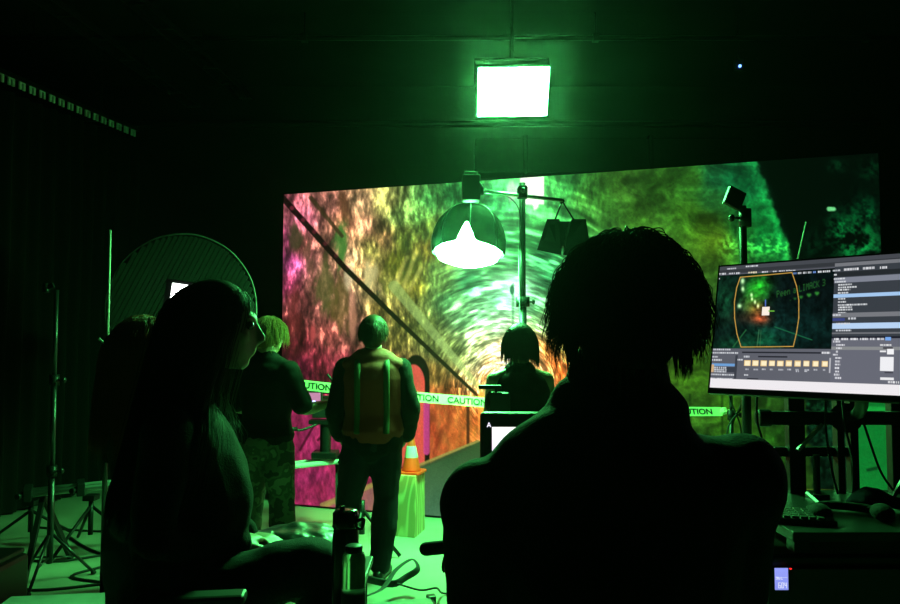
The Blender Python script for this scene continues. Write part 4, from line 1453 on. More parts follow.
m = MB().tube([P(327, 374, y0), P(331, 379, y0), P(335, 385, y0), Vector((x0 + 0.06, y0, bz + 0.1))], 0.010).tube([P(341, 374, y0), P(335, 381, y0), P(335, 385, y0)], 0.010)
m.build('microphone_mount', BLACK, cr, world=True, smooth=True)
# ------------------------------------------------------------------ stands and clutter at left
t = thing('light_stand', 'slim dark stand with tripod base in front of the curtain at far left', 'light stand', floor_at(49, 582))
stand(t, t.location.x, t.location.y, P(46, 290, t.location.y).z, 0.016, 0.26, 0.30, DKM, 0.6)
k_ = P(46, 288, t.location.y)
MB().cyl(k_ - Vector((0, 0, 0.03)), k_ + Vector((0, 0, 0.03)), 0.02).bar(k_, k_ + Vector((0.05, 0, 0.02)), 0.02, 0.03).build('grip_head', BLACK, t, world=True, smooth=False)
t = thing('boom_pole', 'thin upright pale pole beside the round softbox at left', 'pole', P(108, 335, 4.2).xy.to_3d())
x, y = t.location.x, t.location.y
m = MB().cyl((x, y, 0.02), (x, y, P(108, 345, y).z), 0.014).build('lower_tube', DKM, t, world=True, smooth=True)
MB().cyl((x, y, P(108, 350, y).z), (x, y, P(108, 230, y).z), 0.006).build('upper_tube', mat('pale_rod', (0.7, 0.7, 0.65), 0.4), t, world=True, smooth=True)
z_ = P(108, 345, y).z
MB().cyl((x, y, z_ - 0.04), (x, y, z_ + 0.03), 0.022).tube([(x, y - 0.02, z_), (x - 0.04, y - 0.03, z_ + 0.04)], 0.008).tube([(x, y - 0.02, z_ - 0.03), (x + 0.03, y - 0.03, z_ + 0.04)], 0.006).build('clamp', mat('grey_metal', (0.35, 0.35, 0.35), 0.4, 0.6), t, world=True, smooth=True)
MB().lathe((x, y, 0), [(0.02, 0.0), (0.16, 0.0), (0.16, 0.012), (0.03, 0.03), (0.02, 0.03)], 24).build('base', BLACK, t, world=True, smooth=False)
for i, (px, py, top, a0) in enumerate([(90, 548, 500, 0.2), (30, 545, 505, 1.1)]):
    f_ = floor_at(px, py)
    t = thing('low_tripod', ['low black tripod with spread legs right of the slim stand at far left', 'low black tripod in the shadow left of the slim stand at far left'][i], 'tripod', f_)
    zz = P(px, top, f_.y).z
    MB().cyl((f_.x, f_.y, 0.1), (f_.x, f_.y, zz), 0.018).build('column', BLACK, t, world=True, smooth=True)
    MB().box((f_.x, f_.y, zz + 0.02), (0.09, 0.09, 0.04)).build('plate', BLACK, t, world=True, bevel=0.004)
    for k in range(3):
        a = a0 + k * 2 * PI / 3
        MB().tube([(f_.x, f_.y, zz - 0.04), (f_.x + 0.34 * math.cos(a), f_.y + 0.34 * math.sin(a), 0.012)], 0.012, sub=1).build('leg', BLACK, t, world=True, smooth=True)
for i, pts_ in enumerate([[(-3.6, 4.6), (-3.0, 4.7), (-2.6, 4.45), (-2.0, 4.6), (-1.5, 4.3)], [(-3.4, 5.2), (-2.8, 5.0), (-2.3, 5.25), (-1.7, 5.05), (-1.2, 5.3)], [(-3.0, 5.6), (-2.7, 5.3), (-2.35, 5.0), (-2.5, 4.7), (-2.1, 4.5), (-2.4, 4.1)], [(-3.5, 5.9), (-2.7, 5.75), (-2.0, 5.9), (-1.3, 5.7)]]):
    solo(MB().tube([(a, b, 0.009) for a, b in pts_], 0.009), 'floor_cable', RUB, ['black cable winding on the floor by the far left stand', 'black cable crossing the floor behind the far left stand', 'looped black cable on the floor among the tripod feet', 'black cable running below the camera rail'][i], 'cable', (*pts_[0], 0.0), 'cables on the floor at far left', smooth=True)
# low box at lower left with a lit lid and case at the edge
f_ = P(64, 586, 3.75)
t = thing('apple_box', 'low flat box with a green-lit top on the floor at lower left', 'box', (f_.x, 3.72, 0))
MB().box((f_.x, 3.70, 0.10), (0.62, 0.34, 0.20), Matrix.Rotation(0.12, 3, 'Z')).build('box', mat('grey_laminate', (0.30, 0.31, 0.30), 0.5, var=0.2, vscale=5), t, world=True, bevel=0.008)
e_ = floor_at(3, 560, 0.3)
t = thing('equipment_case', 'dark rounded equipment case at the bottom left edge', 'case', (e_.x - 0.12, e_.y, 0))
MB().box((e_.x - 0.13, e_.y, 0.15), (0.34, 0.4, 0.28)).build('shell', PLAS, t, world=True, bevel=0.03)
MB().box((e_.x - 0.13, e_.y, 0.305), (0.30, 0.36, 0.03)).build('lid', PLAS, t, world=True, bevel=0.01)
MB().tube([(e_.x - 0.2, e_.y - 0.2, 0.2), (e_.x - 0.2, e_.y - 0.235, 0.2), (e_.x - 0.06, e_.y - 0.235, 0.2), (e_.x - 0.06, e_.y - 0.2, 0.2)], 0.012, sub=2).build('handle', BLACK, t, world=True, smooth=True)

# ------------------------------------------------------------------ round softbox behind
YB2 = 5.3
sc0 = P(181, 309, YB2)
sr = 77 / FPX * YB2
sb = thing('round_softbox', 'big round dark softbox with slanted louvre lines behind the long-haired people', 'softbox', (sc0.x, YB2, 0))
NS = 12
def rim(k, rad=1.0, sag=0.0):
    t = 2 * PI * k / NS + 0.1
    return (sc0.x + sr * rad * math.cos(t), YB2 + sag, sc0.z + sr * rad * math.sin(t))
outline = []
for k in range(NS):
    a, b = Vector(rim(k)), Vector(rim(k + 1))
    for j in range(6):
        f = j / 6
        p = a.lerp(b, f)
        inward = (Vector((sc0.x, YB2, sc0.z)) - p).normalized()
        outline.append(p + inward * (-0.022 * math.sin(PI * f) + 0.012))
no_ = len(outline)
ctr = Vector((sc0.x, YB2, sc0.z))
vs, fs = [], []
for lev, (rad, dep) in enumerate([(1, 0), (0.93, 0.14), (0.72, 0.30), (0.4, 0.40), (0.1, 0.43)]):
    for p in outline:
        vs.append(ctr + (p - ctr) * rad + Vector((0, dep, 0)))
for lev in range(4):
    for k in range(no_):
        fs.append((lev * no_ + k, lev * no_ + (k + 1) % no_, (lev + 1) * no_ + (k + 1) % no_, (lev + 1) * no_ + k))
fs.append(tuple(4 * no_ + k for k in range(no_)))
DKG = mat('dark_grey_cloth', (0.05, 0.055, 0.05), 0.8)
MB().add(vs, fs).build('shell', DKG, sb, world=True, smooth=True)
MB().tube(outline + [outline[0]], 0.006, n=6, sub=1).build('rim', mat('grey_binding', (0.22, 0.23, 0.22), 0.5), sb, world=True, smooth=True)
# louvre bands, cut to the round mouth
dirv = Vector((math.cos(math.radians(63)), 0, math.sin(math.radians(63))))
prp = Vector((-dirv.z, 0, dirv.x))
m = MB()
ks = 31
for k in range(-ks // 2 + 1, ks // 2 + 1):
    o = k * (2 * sr * 0.96 / ks)
    h = math.sqrt(max(0, (sr * 0.95) ** 2 - o * o))
    if h < 0.05:
        continue
    c = ctr + prp * o
    nseg = max(2, int(h * 2 / 0.05))
    for e in (0,):
        m.bar(c - dirv * h, c + dirv * h, 0.020, 0.03)
m.build('louvre', mat('louvre_cloth', (0.06, 0.065, 0.06), 0.7, bump=0.5, bscale=80), sb, world=True)
vs = [ctr + (p - ctr) * 0.97 + Vector((0, 0.03, 0)) for p in outline] + [ctr + (p - ctr) * 0.97 + Vector((0, 0.035, 0)) for p in outline]
MB().add(vs, [tuple(range(no_)), tuple(reversed(range(no_, 2 * no_)))] + [(i, no_ + i, no_ + (i + 1) % no_, (i + 1) % no_) for i in range(no_)]).build('front_cloth', FAB, sb, world=True)
x = sc0.x + 0.05
MB().cyl((x, YB2 + 0.48, 0.1), (x, YB2 + 0.48, sc0.z), 0.018).bar((x, YB2 + 0.40, sc0.z), (x, YB2 + 0.55, sc0.z), 0.12, 0.12).build('pole', BLACK, sb, world=True)
for k in range(3):
    a = 0.9 + k * 2 * PI / 3
    MB().tube([(x, YB2 + 0.48, 0.5), (x + 0.42 * math.cos(a), YB2 + 0.48 + 0.42 * math.sin(a), 0.012)], 0.012, sub=1).build('leg', BLACK, sb, world=True, smooth=True)
# square lamp shining beside her head
fl = P(180, 301, 4.55)
sm_ = thing('square_lamp', 'bright white square lamp half hidden behind the seated head of long hair', 'lamp', (fl.x, fl.y, 0))
Mf = Matrix.Translation(fl) @ Matrix.Rotation(math.radians(-10), 4, 'Z') @ Matrix.Rotation(math.radians(8), 4, 'Y')
placed(MB().box((0, 0.03, 0), (0.25, 0.05, 0.27)), Mf).build('housing', BLACK, sm_, world=True, bevel=0.008)
placed(MB().box((0.018, -0.002, 0.0), (0.17, 0.012, 0.22)), Mf).build('diffuser', emat('white_lamp', (0.9, 1.0, 0.92), 6.0), sm_, world=True)
MB().cyl((fl.x, fl.y + 0.06, 0.02), (fl.x, fl.y + 0.06, fl.z), 0.014).build('pole', BLACK, sm_, world=True, smooth=True)
MB().lathe((fl.x, fl.y + 0.06, 0), [(0.02, 0.0), (0.17, 0.0), (0.17, 0.012), (0.03, 0.03), (0.02, 0.03)], 24).build('base', BLACK, sm_, world=True)

# ------------------------------------------------------------------ curtain and its track
CA, CB_ = Vector((-4.25, 4.9, 0)), Vector((-3.55, 7.85, 0))
cu = thing('stage_curtain', 'tall black pleated curtain hanging along the left side', 'curtain', (CA + CB_) / 2)
ext = (CB_ - CA)
CA2 = CA - ext * 0.9
Ld = (CB_ - CA2).length
dn = (CB_ - CA2).normalized()
sn_ = Vector((-dn.y, dn.x, 0))
vs, fs = [], []
NC, NZ = 420, 16
ztk = 3.87
for th_ in (0, 0.012):
    for j in range(NZ + 1):
        z = 0.02 + (ztk - 0.10 - 0.02) * j / NZ
        for i in range(NC + 1):
            s_ = Ld * i / NC
            am = 0.045 + 0.03 * mnoise.noise(Vector((s_ * 1.3, 3, 0)))
            off_ = am * math.sin(s_ * 2 * PI / 0.17 + 1.2 * mnoise.noise(Vector((s_ * 2, z * 0.4, 5)))) + 0.03 * mnoise.noise(Vector((s_ * 3, z * 0.8, 1)))
            vs.append(CA2 + dn * s_ + sn_ * (off_ + th_) + Vector((0, 0, z)))
R_ = (NC + 1)
O_ = R_ * (NZ + 1)
for j in range(NZ):
    for i in range(NC):
        a = j * R_ + i
        fs.append((a, a + 1, a + 1 + R_, a + R_))
        fs.append((O_ + a, O_ + a + R_, O_ + a + 1 + R_, O_ + a + 1))
MB().add(vs, fs).build('drape', mat('black_velvet', (0.006, 0.006, 0.006), 0.9, sheen=0.03, spec=0.1), cu, world=True, smooth=True)
ct = thing('curtain_track', 'curtain track with a row of small carriers catching green light at upper left', 'curtain track', (CA + CB_) / 2 + Vector((0, 0, ztk)))
MB().bar(CA2 + Vector((0, 0, ztk + 0.06)), CB_ + Vector((0, 0, ztk + 0.06)), 0.035, 0.04).build('rail', BLACK, ct, world=True)
CARR = mat('white_nylon', (0.7, 0.7, 0.7), 0.4)
ncar = 26
for i in range(ncar):
    f = (i + 0.4) / ncar
    p = CA + (CB_ - CA) * f + Vector((0, 0, ztk))
    Rk = Matrix.Rotation(math.atan2(dn.y, dn.x), 3, 'Z')
    m = MB()
    for e in (-0.022, 0.022):
        m.box(p + dn * e, (0.022, 0.016, 0.062), Rk)
    m.box(p + Vector((0, 0, 0.034)), (0.066, 0.012, 0.010), Rk)
    m.build('carrier', CARR, ct, world=True)
for f in (0.1, 0.5, 0.9):
    p = CA2.lerp(CB_, f)
    MB().cyl(p + Vector((0, 0, ztk + 0.07)), p + Vector((0, 0, ZC + 0.01)), 0.008).build('hanger', BLACK, ct, world=True)

# ------------------------------------------------------------------ things in the lower middle
# flat case with lit lid, strap and cable
f_ = P(412, 592, 3.85)
t = thing('flat_case', 'flat pale-topped case on the floor in front of the person in the vest', 'case', (0.0, 3.7, 0))
Rc = Matrix.Rotation(0.25, 3, 'Z')
cz = 0.10
c_ = P(408, 600, 3.75)
c_ = Vector((c_.x - 0.07, 3.78, 0))
LAM = mat('pale_laminate', (0.20, 0.22, 0.21), 0.35)
MB().box(c_ + Vector((0, 0, 0.05)), (0.52, 0.50, 0.10), Rc).build('shell', BLACK, t, world=True, bevel=0.008)
MB().box(c_ + Vector((0, 0, 0.103)), (0.48, 0.46, 0.008), Rc).build('lid', LAM, t, world=True, bevel=0.003)
m = MB()
for sx_, sy_ in ((-1, -1), (1, -1), (1, 1), (-1, 1)):
    m = MB().box(c_ + Rc @ Vector((sx_ * 0.25, sy_ * 0.24, 0.06)), (0.05, 0.05, 0.112), Rc)
    m.build('corner', PLAS, t, world=True, bevel=0.006)
zt = 0.107
A_ = lambda px, py: floor_at(px, py, zt + 0.012)
solo(MB().loft([A_(366, 579) , A_(392, 584), A_(407, 580) + Vector((0, 0, 0.02)), A_(418, 577) + Vector((0, 0, 0.05)), A_(412, 574) + Vector((0, 0, 0.09)), A_(396, 578) + Vector((0, 0, 0.05)), A_(383, 588), A_(366, 596)], [(0.004, 0.022)] * 8, n=10, sub=5), 'webbing_strap', mat('webbing', (0.03, 0.03, 0.03), 0.8), 'dark webbing strap looped on top of the flat pale-topped case', 'strap', A_(396, 584), smooth=True)
solo(MB().tube([A_(368, 576), A_(395, 583), A_(420, 590), floor_at(436, 588, 0.12), floor_at(442, 593, 0.02), floor_at(456, 594, 0.01)], 0.006), 'signal_cable', RUB, 'thin black cable running over the flat case to the right', 'cable', A_(395, 583), smooth=True)
# small tripod behind the vest person
f_ = floor_at(366, 556)
f_ = Vector((P(362, 500, 5.15).x, 5.15, 0))
t = thing('low_tripod', 'low black tripod whose legs show beside the feet of the person in the vest', 'tripod', f_)
h_ = P(352, 512, f_.y).z
MB().cyl((f_.x, f_.y, 0.16), (f_.x, f_.y, 0.40), 0.022).build('column', BLACK, t, world=True, smooth=True)
for (px, py) in ((400, 556), (350, 560), (345, 540)):
    g_ = floor_at(px, py, 0.012)
    MB().tube([(f_.x, f_.y, 0.34), g_], 0.014, sub=1).build('leg', BLACK, t, world=True, smooth=True)

# flask and bottle on a small cart beside the seated person
YF1 = 1.5
tb = thing('side_table', 'small black table at the bottom edge under the flask and the bottle', 'table', (P(345, 604, YF1).x, YF1, 0))
x = tb.location.x
ztb = P(345, 628, YF1).z
MB().box((x + 0.0, YF1 + 0.01, ztb - 0.01), (0.26, 0.24, 0.02)).build('table_top', BLACK, tb, world=True, bevel=0.003)
for a in (-1, 1):
    for b in (-1, 1):
        MB().cyl((x + a * 0.11, YF1 + 0.01 + b * 0.10, 0), (x + a * 0.11, YF1 + 0.01 + b * 0.10, ztb - 0.018), 0.011).build('leg', BLACK, tb, world=True, smooth=True)
fx = P(345.5, 560, YF1 + 0.05).x
Yk = YF1 + 0.05
zz = lambda py, Y_=Yk: P(345, py, Y_).z
fk = thing('flask', 'tall black flask with wide lid at the bottom, behind the clear bottle', 'flask', (fx, Yk, ztb))
b0 = ztb
MB().lathe((fx, Yk, 0), [(0.026, b0), (0.0285, b0 + 0.004), (0.0285, zz(534)), (0.0265, zz(529)), (0.026, zz(526))], 30).build('body', mat('black_enamel', (0.012, 0.012, 0.012), 0.28), fk, world=True, smooth=True)
MB().lathe((fx, Yk, 0), [(0.0275, zz(527)), (0.0285, zz(525)), (0.0285, zz(513)), (0.024, zz(510)), (0.010, zz(509.5))], 30).cyl((fx - 0.008, Yk, zz(511)), (fx - 0.008, Yk, zz(506)), 0.006).build('lid', mat('glossy_black', (0.015, 0.015, 0.015), 0.15), fk, world=True, smooth=True)
MB().tube([(fx + 0.027, Yk, zz(521)), (fx + 0.040, Yk - 0.01, zz(518)), (fx + 0.037, Yk - 0.012, zz(527)), (fx + 0.027, Yk, zz(528))], 0.004).build('carry_loop', BLACK, fk, world=True, smooth=True)
bxx = P(353, 575, YF1 - 0.06).x
Yb = YF1 - 0.05
bt = thing('water_bottle', 'clear bottle with dark cap in front of the tall black flask', 'bottle', (bxx, Yb, ztb))
zq = lambda py: P(353, py, Yb).z
MB().lathe((bxx, Yb, 0), [(0.020, ztb), (0.0245, ztb + 0.004), (0.0245, zq(560)), (0.022, zq(554)), (0.016, zq(551))], 30).build('body', mat('clear_plastic', (0.45, 0.55, 0.42), 0.08, trans=0.85, ior=1.35), bt, world=True, smooth=True)
MB().lathe((bxx, Yb, 0), [(0.017, zq(552)), (0.018, zq(551)), (0.018, zq(546)), (0.014, zq(545))], 24).build('cap', PLAS, bt, world=True, smooth=True)
MB().lathe((bxx, Yb, 0), [(0.0252, ztb + 0.004), (0.0254, ztb + 0.006), (0.0254, zq(592)), (0.0252, zq(591))], 30).build('sleeve', PLAS, bt, world=True, smooth=True)

# bag lying behind the chair arm
LEA = mat('soft_black_leather', (0.03, 0.03, 0.03), 0.30, bump=0.2, bscale=60, spec=0.7)
YG = 2.35
g0 = P(292, 565, YG)
t = thing('side_table', 'low dark table that carries the slouching bag, beside the seated person', 'table', (g0.x + 0.02, YG, 0))
zb = P(292, 572, YG).z
MB().box((g0.x + 0.02, YG, zb - 0.012), (0.46, 0.34, 0.024)).build('table_top', BLACK, t, world=True, bevel=0.004)
for a in (-1, 1):
    for b in (-1, 1):
        MB().cyl((g0.x + 0.02 + a * 0.2, YG + b * 0.14, 0), (g0.x + 0.02 + a * 0.2, YG + b * 0.14, zb - 0.02), 0.013).build('leg', BLACK, t, world=True, smooth=True)
bg = thing('leather_bag', 'slouching dark leather bag catching green light, lying right of the seated person', 'bag', (g0.x, YG, zb))
m = MB()
m.loft([P(238, 552, YG), P(256, 547, YG), P(285, 542, YG), P(318, 543, YG), P(342, 548, YG)], [(0.05, 0.025), (0.10, 0.045), (0.12, 0.055), (0.12, 0.05), (0.09, 0.03)], n=20, sub=5, ref=(0, 1, 0))
m.ell(P(320, 541, YG + 0.04), (0.08, 0.07, 0.045), 16)
m.ell(P(270, 558, YG), (0.13, 0.12, 0.035), 16)
b_ = m.build('bag_body', LEA, bg, world=True, vox=0.007, sm=4, wrinkle=0.014, wscale=9)
MB().loft([P(246, 540, YG - 0.08), P(270, 533, YG - 0.02), P(296, 530, YG), P(315, 540, YG - 0.07), P(330, 552, YG - 0.12)], [(0.012, 0.004)] * 5, n=8, sub=5).build('strap', LEA, bg, world=True, smooth=True)
for i, (a, b) in enumerate([((302, 541), (322, 549)), ((310, 539), (327, 553))]):
    MB().loft([P(a[0], a[1], YG - 0.13), P((a[0] + b[0]) / 2, (a[1] + b[1]) / 2 - 1.5, YG - 0.14), P(b[0], b[1], YG - 0.13)], [(0.014, 0.005)] * 3, n=8).build('tassel', LEA, bg, world=True, smooth=True)

# padded chair arm and cables beside the close person
YP = 1.75
t = thing('padded_stool_arm', 'dark padded bar sticking out left of the close person in the jacket', 'armrest chair', (P(462, 560, YP).x, YP, 0))
a, b = P(421, 549, YP), P(470, 545, YP)
MB().loft([a + Vector((0.012, 0, 0)), a.lerp(b, 0.5), b], [0.0165, 0.0165, 0.0165], n=20, sub=4).build('pad', mat('foam_rubber', (0.012, 0.012, 0.012), 0.9), t, world=True, smooth=True)
bx = b.x + 0.0
BEI = mat('grey_paint', (0.10, 0.105, 0.10), 0.6)
MB().bar((P(470, 560, YP).x, YP + 0.03, 0.0), (P(470, 560, YP).x, YP + 0.03, b.z + 0.01), 0.085, 0.03).build('arm_post', BEI, t, world=True, bevel=0.004)
sx0 = P(470, 560, YP).x
MB().box((sx0 + 0.20, YP + 0.03, 0.62), (0.42, 0.36, 0.05)).build('seat', FAB, t, world=True, bevel=0.02)
for a in (0.02, 0.38):
    for b in (-0.12, 0.18):
        MB().cyl((sx0 + a, YP + b, 0), (sx0 + a, YP + b, 0.6), 0.014).build('leg', BLACK, t, world=True, smooth=True)
for i, (p0, p1, p2) in enumerate([((446, 553), (443, 570), (452, 592)), ((450, 553), (449, 580), (448, 600))]):
    solo(MB().tube([P(*p0, YP), P(*p1, YP - 0.02), P(*p2, YP), (P(*p2, YP).x + 0.02, YP, 0.5), (P(*p2, YP).x - 0.05, YP + 0.05, 0.008)], 0.0035), 'cable', RUB, ['thin black cable bowing out below the padded bar', 'thin black cable hanging straight down below the padded bar'][i], 'cable', P(*p0, YP), smooth=True)

# monitor on a stand half hidden by the close person
YT = 2.3
t = thing('field_monitor', 'black field monitor with a white-lit screen, half hidden by the close person', 'monitor', (P(545, 450, YT).x, YT, 0))
a, b = P(480, 412, YT), P(600, 480, YT)
c_ = (a + b) / 2
MB().box(c_, (b.x - a.x, 0.04, a.z - b.z)).build('bezel', mat('bezel_plastic', (0.02, 0.02, 0.024), 0.35), t, world=True, bevel=0.012)
s0, s1 = P(492, 427, YT - 0.021), P(590, 470, YT - 0.021)
nx_, ny_ = 60, 36
sS, sT = np.meshgrid(np.linspace(0, 1, nx_), np.linspace(0, 1, ny_))
cc_ = np.stack([250 - 30 * fbm(sS * 6, sT * 4, 71), 235 + 20 * sS - 60 * sT * (1 - sS), 235 - 30 * sS], -1)
ob = grid_screen('lit_screen', s0, (s1.x - s0.x, 0, 0), (0, 0, s1.z - s0.z), nx_, ny_, lin(np.clip(cc_, 0, 255)) * 1.6, 1.0, t)
ob.data.transform(t.matrix_basis.inverted())
for (px, py) in ((489, 425), (526, 424)):
    q = P(px, py, YT - 0.0225)
    m = MB()
    if px < 500:
        for e in (-1, 1):
            m.bar(q + Vector((e * 0.006, 0, -0.007)), q + Vector((0, 0, 0.008)), 0.003, 0.002)
        m.bar(q + Vector((-0.004, 0, -0.002)), q + Vector((0.004, 0, -0.002)), 0.002, 0.003)
    else:
        m.ell(q, (0.006, 0.001, 0.006), n=10)
    m.build('lit_mark', emat('white_mark', (0.9, 0.85, 1.0), 1.3), t, world=True)
x = c_.x
MB().cyl((x, YT + 0.05, 0.1), (x, YT + 0.05, c_.z), 0.018).build('pole', BLACK, t, world=True, smooth=True)
for k in range(3):
    a = 0.5 + k * 2 * PI / 3
    MB().tube([(x, YT + 0.05, 0.5), (x + 0.35 * math.cos(a), YT + 0.05 + 0.35 * math.sin(a), 0.012)], 0.011, sub=1).build('leg', BLACK, t, world=True, smooth=True)
# camera held up beside the sleeveless person
YH = 4.02
t = thing('handheld_camera', 'dark camera with flat top bar held at left of the sleeveless person', 'camera', P(492, 402, YH))
MB().box(P(499, 402, YH), (0.12, 0.10, 0.11)).build('camera_body', PLAS, t, world=True, bevel=0.01)
MB().ell(P(489.5, 402, YH), (0.03, 0.05, 0.062), 18).build('lens_hood', BLACK, t, world=True, smooth=True)
MB().box(P(490, 387, YH), (0.13, 0.05, 0.022)).bar(P(496, 387, YH), P(496, 400, YH), 0.015, 0.015).build('top_bar', BLACK, t, world=True, bevel=0.003)

# ------------------------------------------------------------------ computer monitor, its desk and frame at right
MYAW, MTILT, MROLL, MHH, MWW = 0.75333, 0.26646, 0.008449, 0.40, 0.72
MTL = P(718, 265, 2.1489)
u = Vector((math.cos(MYAW), -math.sin(MYAW), 0))
n_h = Vector((-math.sin(MYAW), -math.cos(MYAW), 0))
zv = Vector((0, 0, 1))
v_ = zv * math.cos(MTILT) - n_h * math.sin(MTILT)
mu = u * math.cos(MROLL) + v_ * math.sin(MROLL)
mv = v_ * math.cos(MROLL) - u * math.sin(MROLL)
mn = mu.cross(mv)          # towards the viewer
if mn.dot(Vector((0, -1, 0))) < 0:
    mn = -mn
MM = Matrix(((mu.x, mn.x, mv.x), (mu.y, mn.y, mv.y), (mu.z, mn.z, mv.z))).to_4x4()
MC = MTL + mu * MWW / 2 - mv * MHH / 2
MMc = Matrix.Translation(MC) @ MM
mt = thing('computer_monitor', 'large computer monitor with tunnel view, menus and folder icons on its screen', 'monitor', (MC.x, MC.y, MC.z))
placed(MB().box((0, -0.012, 0), (MWW, 0.022, MHH)).box((0, -0.035, 0), (MWW * 0.6, 0.03, MHH * 0.6)), MMc).build('housing', mat('monitor_plastic', (0.012, 0.012, 0.013), 0.35), mt, world=True, bevel=0.003)
BZ, BZB = 0.007, 0.017
SO = MTL + mu * BZ - mv * BZ + mn * 0.0005
SU, SV = mu * (MWW - 2 * BZ), -mv * (MHH - BZ - BZB)
NXm, NYm = 620, 340
S, T = np.meshgrid(np.linspace(0, 1, NXm), np.linspace(0, 1, NYm))
co = np.array(SO) + S[..., None] * np.array(SU) + T[..., None] * np.array(SV)
X, Y = project(co)
img = np.zeros(X.shape + (3,))


def inv(px, py):
    """where a point of the picture falls on the screen face (0..1, 0..1)"""
    d = RT * ((px - 450) / FPX) + UP * ((302 - py) / FPX) + FW
    t = (SO - CAM).dot(mn) / d.dot(mn)
    q = CAM + d * t - SO
    return q.dot(SU) / SU.length_squared, q.dot(SV) / SV.length_squared


def fill(s0, t0, s1, t1, c, a=1.0):
    m = (S >= s0) & (S < s1) & (T >= t0) & (T < t1)
    img[m] = img[m] * (1 - a) + a * np.array(c, float)


def R(x0, y0, x1, y1, c, a=1.0):
    s0, t0 = inv(x0, y0)
    s1, t1 = inv(x1, y1)
    fill(min(s0, s1), min(t0, t1), max(s0, s1), max(t0, t1), c, a)


def dash(x, y, ln, c=(215, 218, 225), h=1.6, seed=0):
    """a word too small to read, as a row of short marks"""
    s0, t0 = inv(x, y)
    s1, _ = inv(x + ln, y)
    hh = h / 128
    g = np.random.default_rng(seed + int(x * 7 + y * 13))
    p = s0
    while p < s1:
        w_ = 0.004 + 0.006 * g.random()
        fill(p, t0 - hh / 2, min(p + w_, s1), t0 + hh / 2, c, 0.75 + 0.25 * g.random())
        p += w_ + 0.0018


UI = np.array((92, 94, 104), float)
img[:] = UI
img += (S * 16)[..., None]
s_v1, t_v1 = inv(831.5, 349)
s_v0, t_v0 = inv(712, 276)
_, t_dr = inv(770, 272)
# title and menu strips
fill(0, 0, 1, t_v0 - 0.005, (70, 73, 80))
fill(0, 0.03, 1, 0.06, (52, 55, 60))
for i, x in enumerate((722, 729, 735, 741)):
    dash(x, 265.5 - i * 0.4, 5)
dash(727, 269, 9)
dash(746, 266.5, 12)
for i, x in enumerate((716, 722, 729, 736, 748, 753, 762, 773, 779, 786, 790)):
    dash(x, 274.2 - (x - 716) * 0.045, 4 if i % 2 else 6, (235, 225, 190) if i in (4, 5) else (220, 222, 228))
# the tunnel view
fill(0, t_v0, s_v1, t_v1, (10, 24, 24))
def vb(x0, y0, rx, ry, c, a=1.0):
    m = np.exp(-(((X - x0) / rx) ** 2 + ((Y - y0) / ry) ** 2)) * a * vm
    img[:] = img + m[..., None] * np.array(c, float)
vm = ((S < s_v1) & (T > t_v0) & (T < t_v1)).astype(float)
na = fbm(X / 4, Y / 5, 101, 3)
vb(724, 300, 12, 26, (10, 60, 25), 0.8)
vb(757, 290, 12, 12, (30, 150, 20))
vb(763, 282, 8, 8, (15, 90, 15))
vb(748, 303, 8, 10, (40, 70, 20))
vb(757, 309, 9, 8, (110, 50, 10))
vb(761, 319, 8, 5, (170, 50, 20))
vb(745, 318, 14, 6, (30, 10, 5))
vb(762, 340, 20, 12, (5, 55, 25))
vb(800, 330, 40, 22, (5, 30, 25))
vb(728, 345, 18, 8, (5, 35, 15))
na2 = fbm(np.hypot(X - 763, Y - 311) / 3.2, np.arctan2(Y - 311, X - 763) * 3, 103, 2)
img[:] = np.where(vm[..., None] > 0, img * (0.15 + 1.0 * na[..., None] + 0.7 * (na2[..., None] - 0.3) * (X < 785)[..., None]), img)
for (x, y, r, r2) in [(742.5, 281, 2.0, 3.2), (742.8, 289, 1.6, 2.6), (739.5, 306, 2.0, 2.2), (751.5, 295, 1.3, 2.0), (752, 299, 1.0, 1.5), (755, 302, 1.2, 2), (758, 306, 1.2, 2)]:
    vb(x, y, r, r2, (200, 235, 170))
def ln(x0, y0, x1, y1, w_, c, a=1.0):
    L2 = (x1 - x0) ** 2 + (y1 - y0) ** 2
    t = np.clip(((X - x0) * (x1 - x0) + (Y - y0) * (y1 - y0)) / L2, 0, 1)
    d = np.hypot(X - x0 - t * (x1 - x0), Y - y0 - t * (y1 - y0))
    m = np.clip(1.5 - d / w_, 0, 1)[..., None] * a * vm[..., None]
    img[:] = img * (1 - m) + m * np.array(c, float)
ln(746, 330, 733, 347, 0.6, (40, 110, 60), 0.8)
ln(759, 330, 757, 347, 0.5, (70, 120, 80), 0.7)
ln(761, 330, 760, 347, 0.4, (60, 110, 70), 0.6)
ln(775, 327, 812, 340, 0.6, (30, 110, 70), 0.8)
R(762.3, 307, 769.0, 315.2, (255, 240, 225))
ln(765.5, 300, 765.5, 306, 0.5, (90, 120, 220))
ln(769, 311, 774, 311, 0.6, (110, 190, 60))
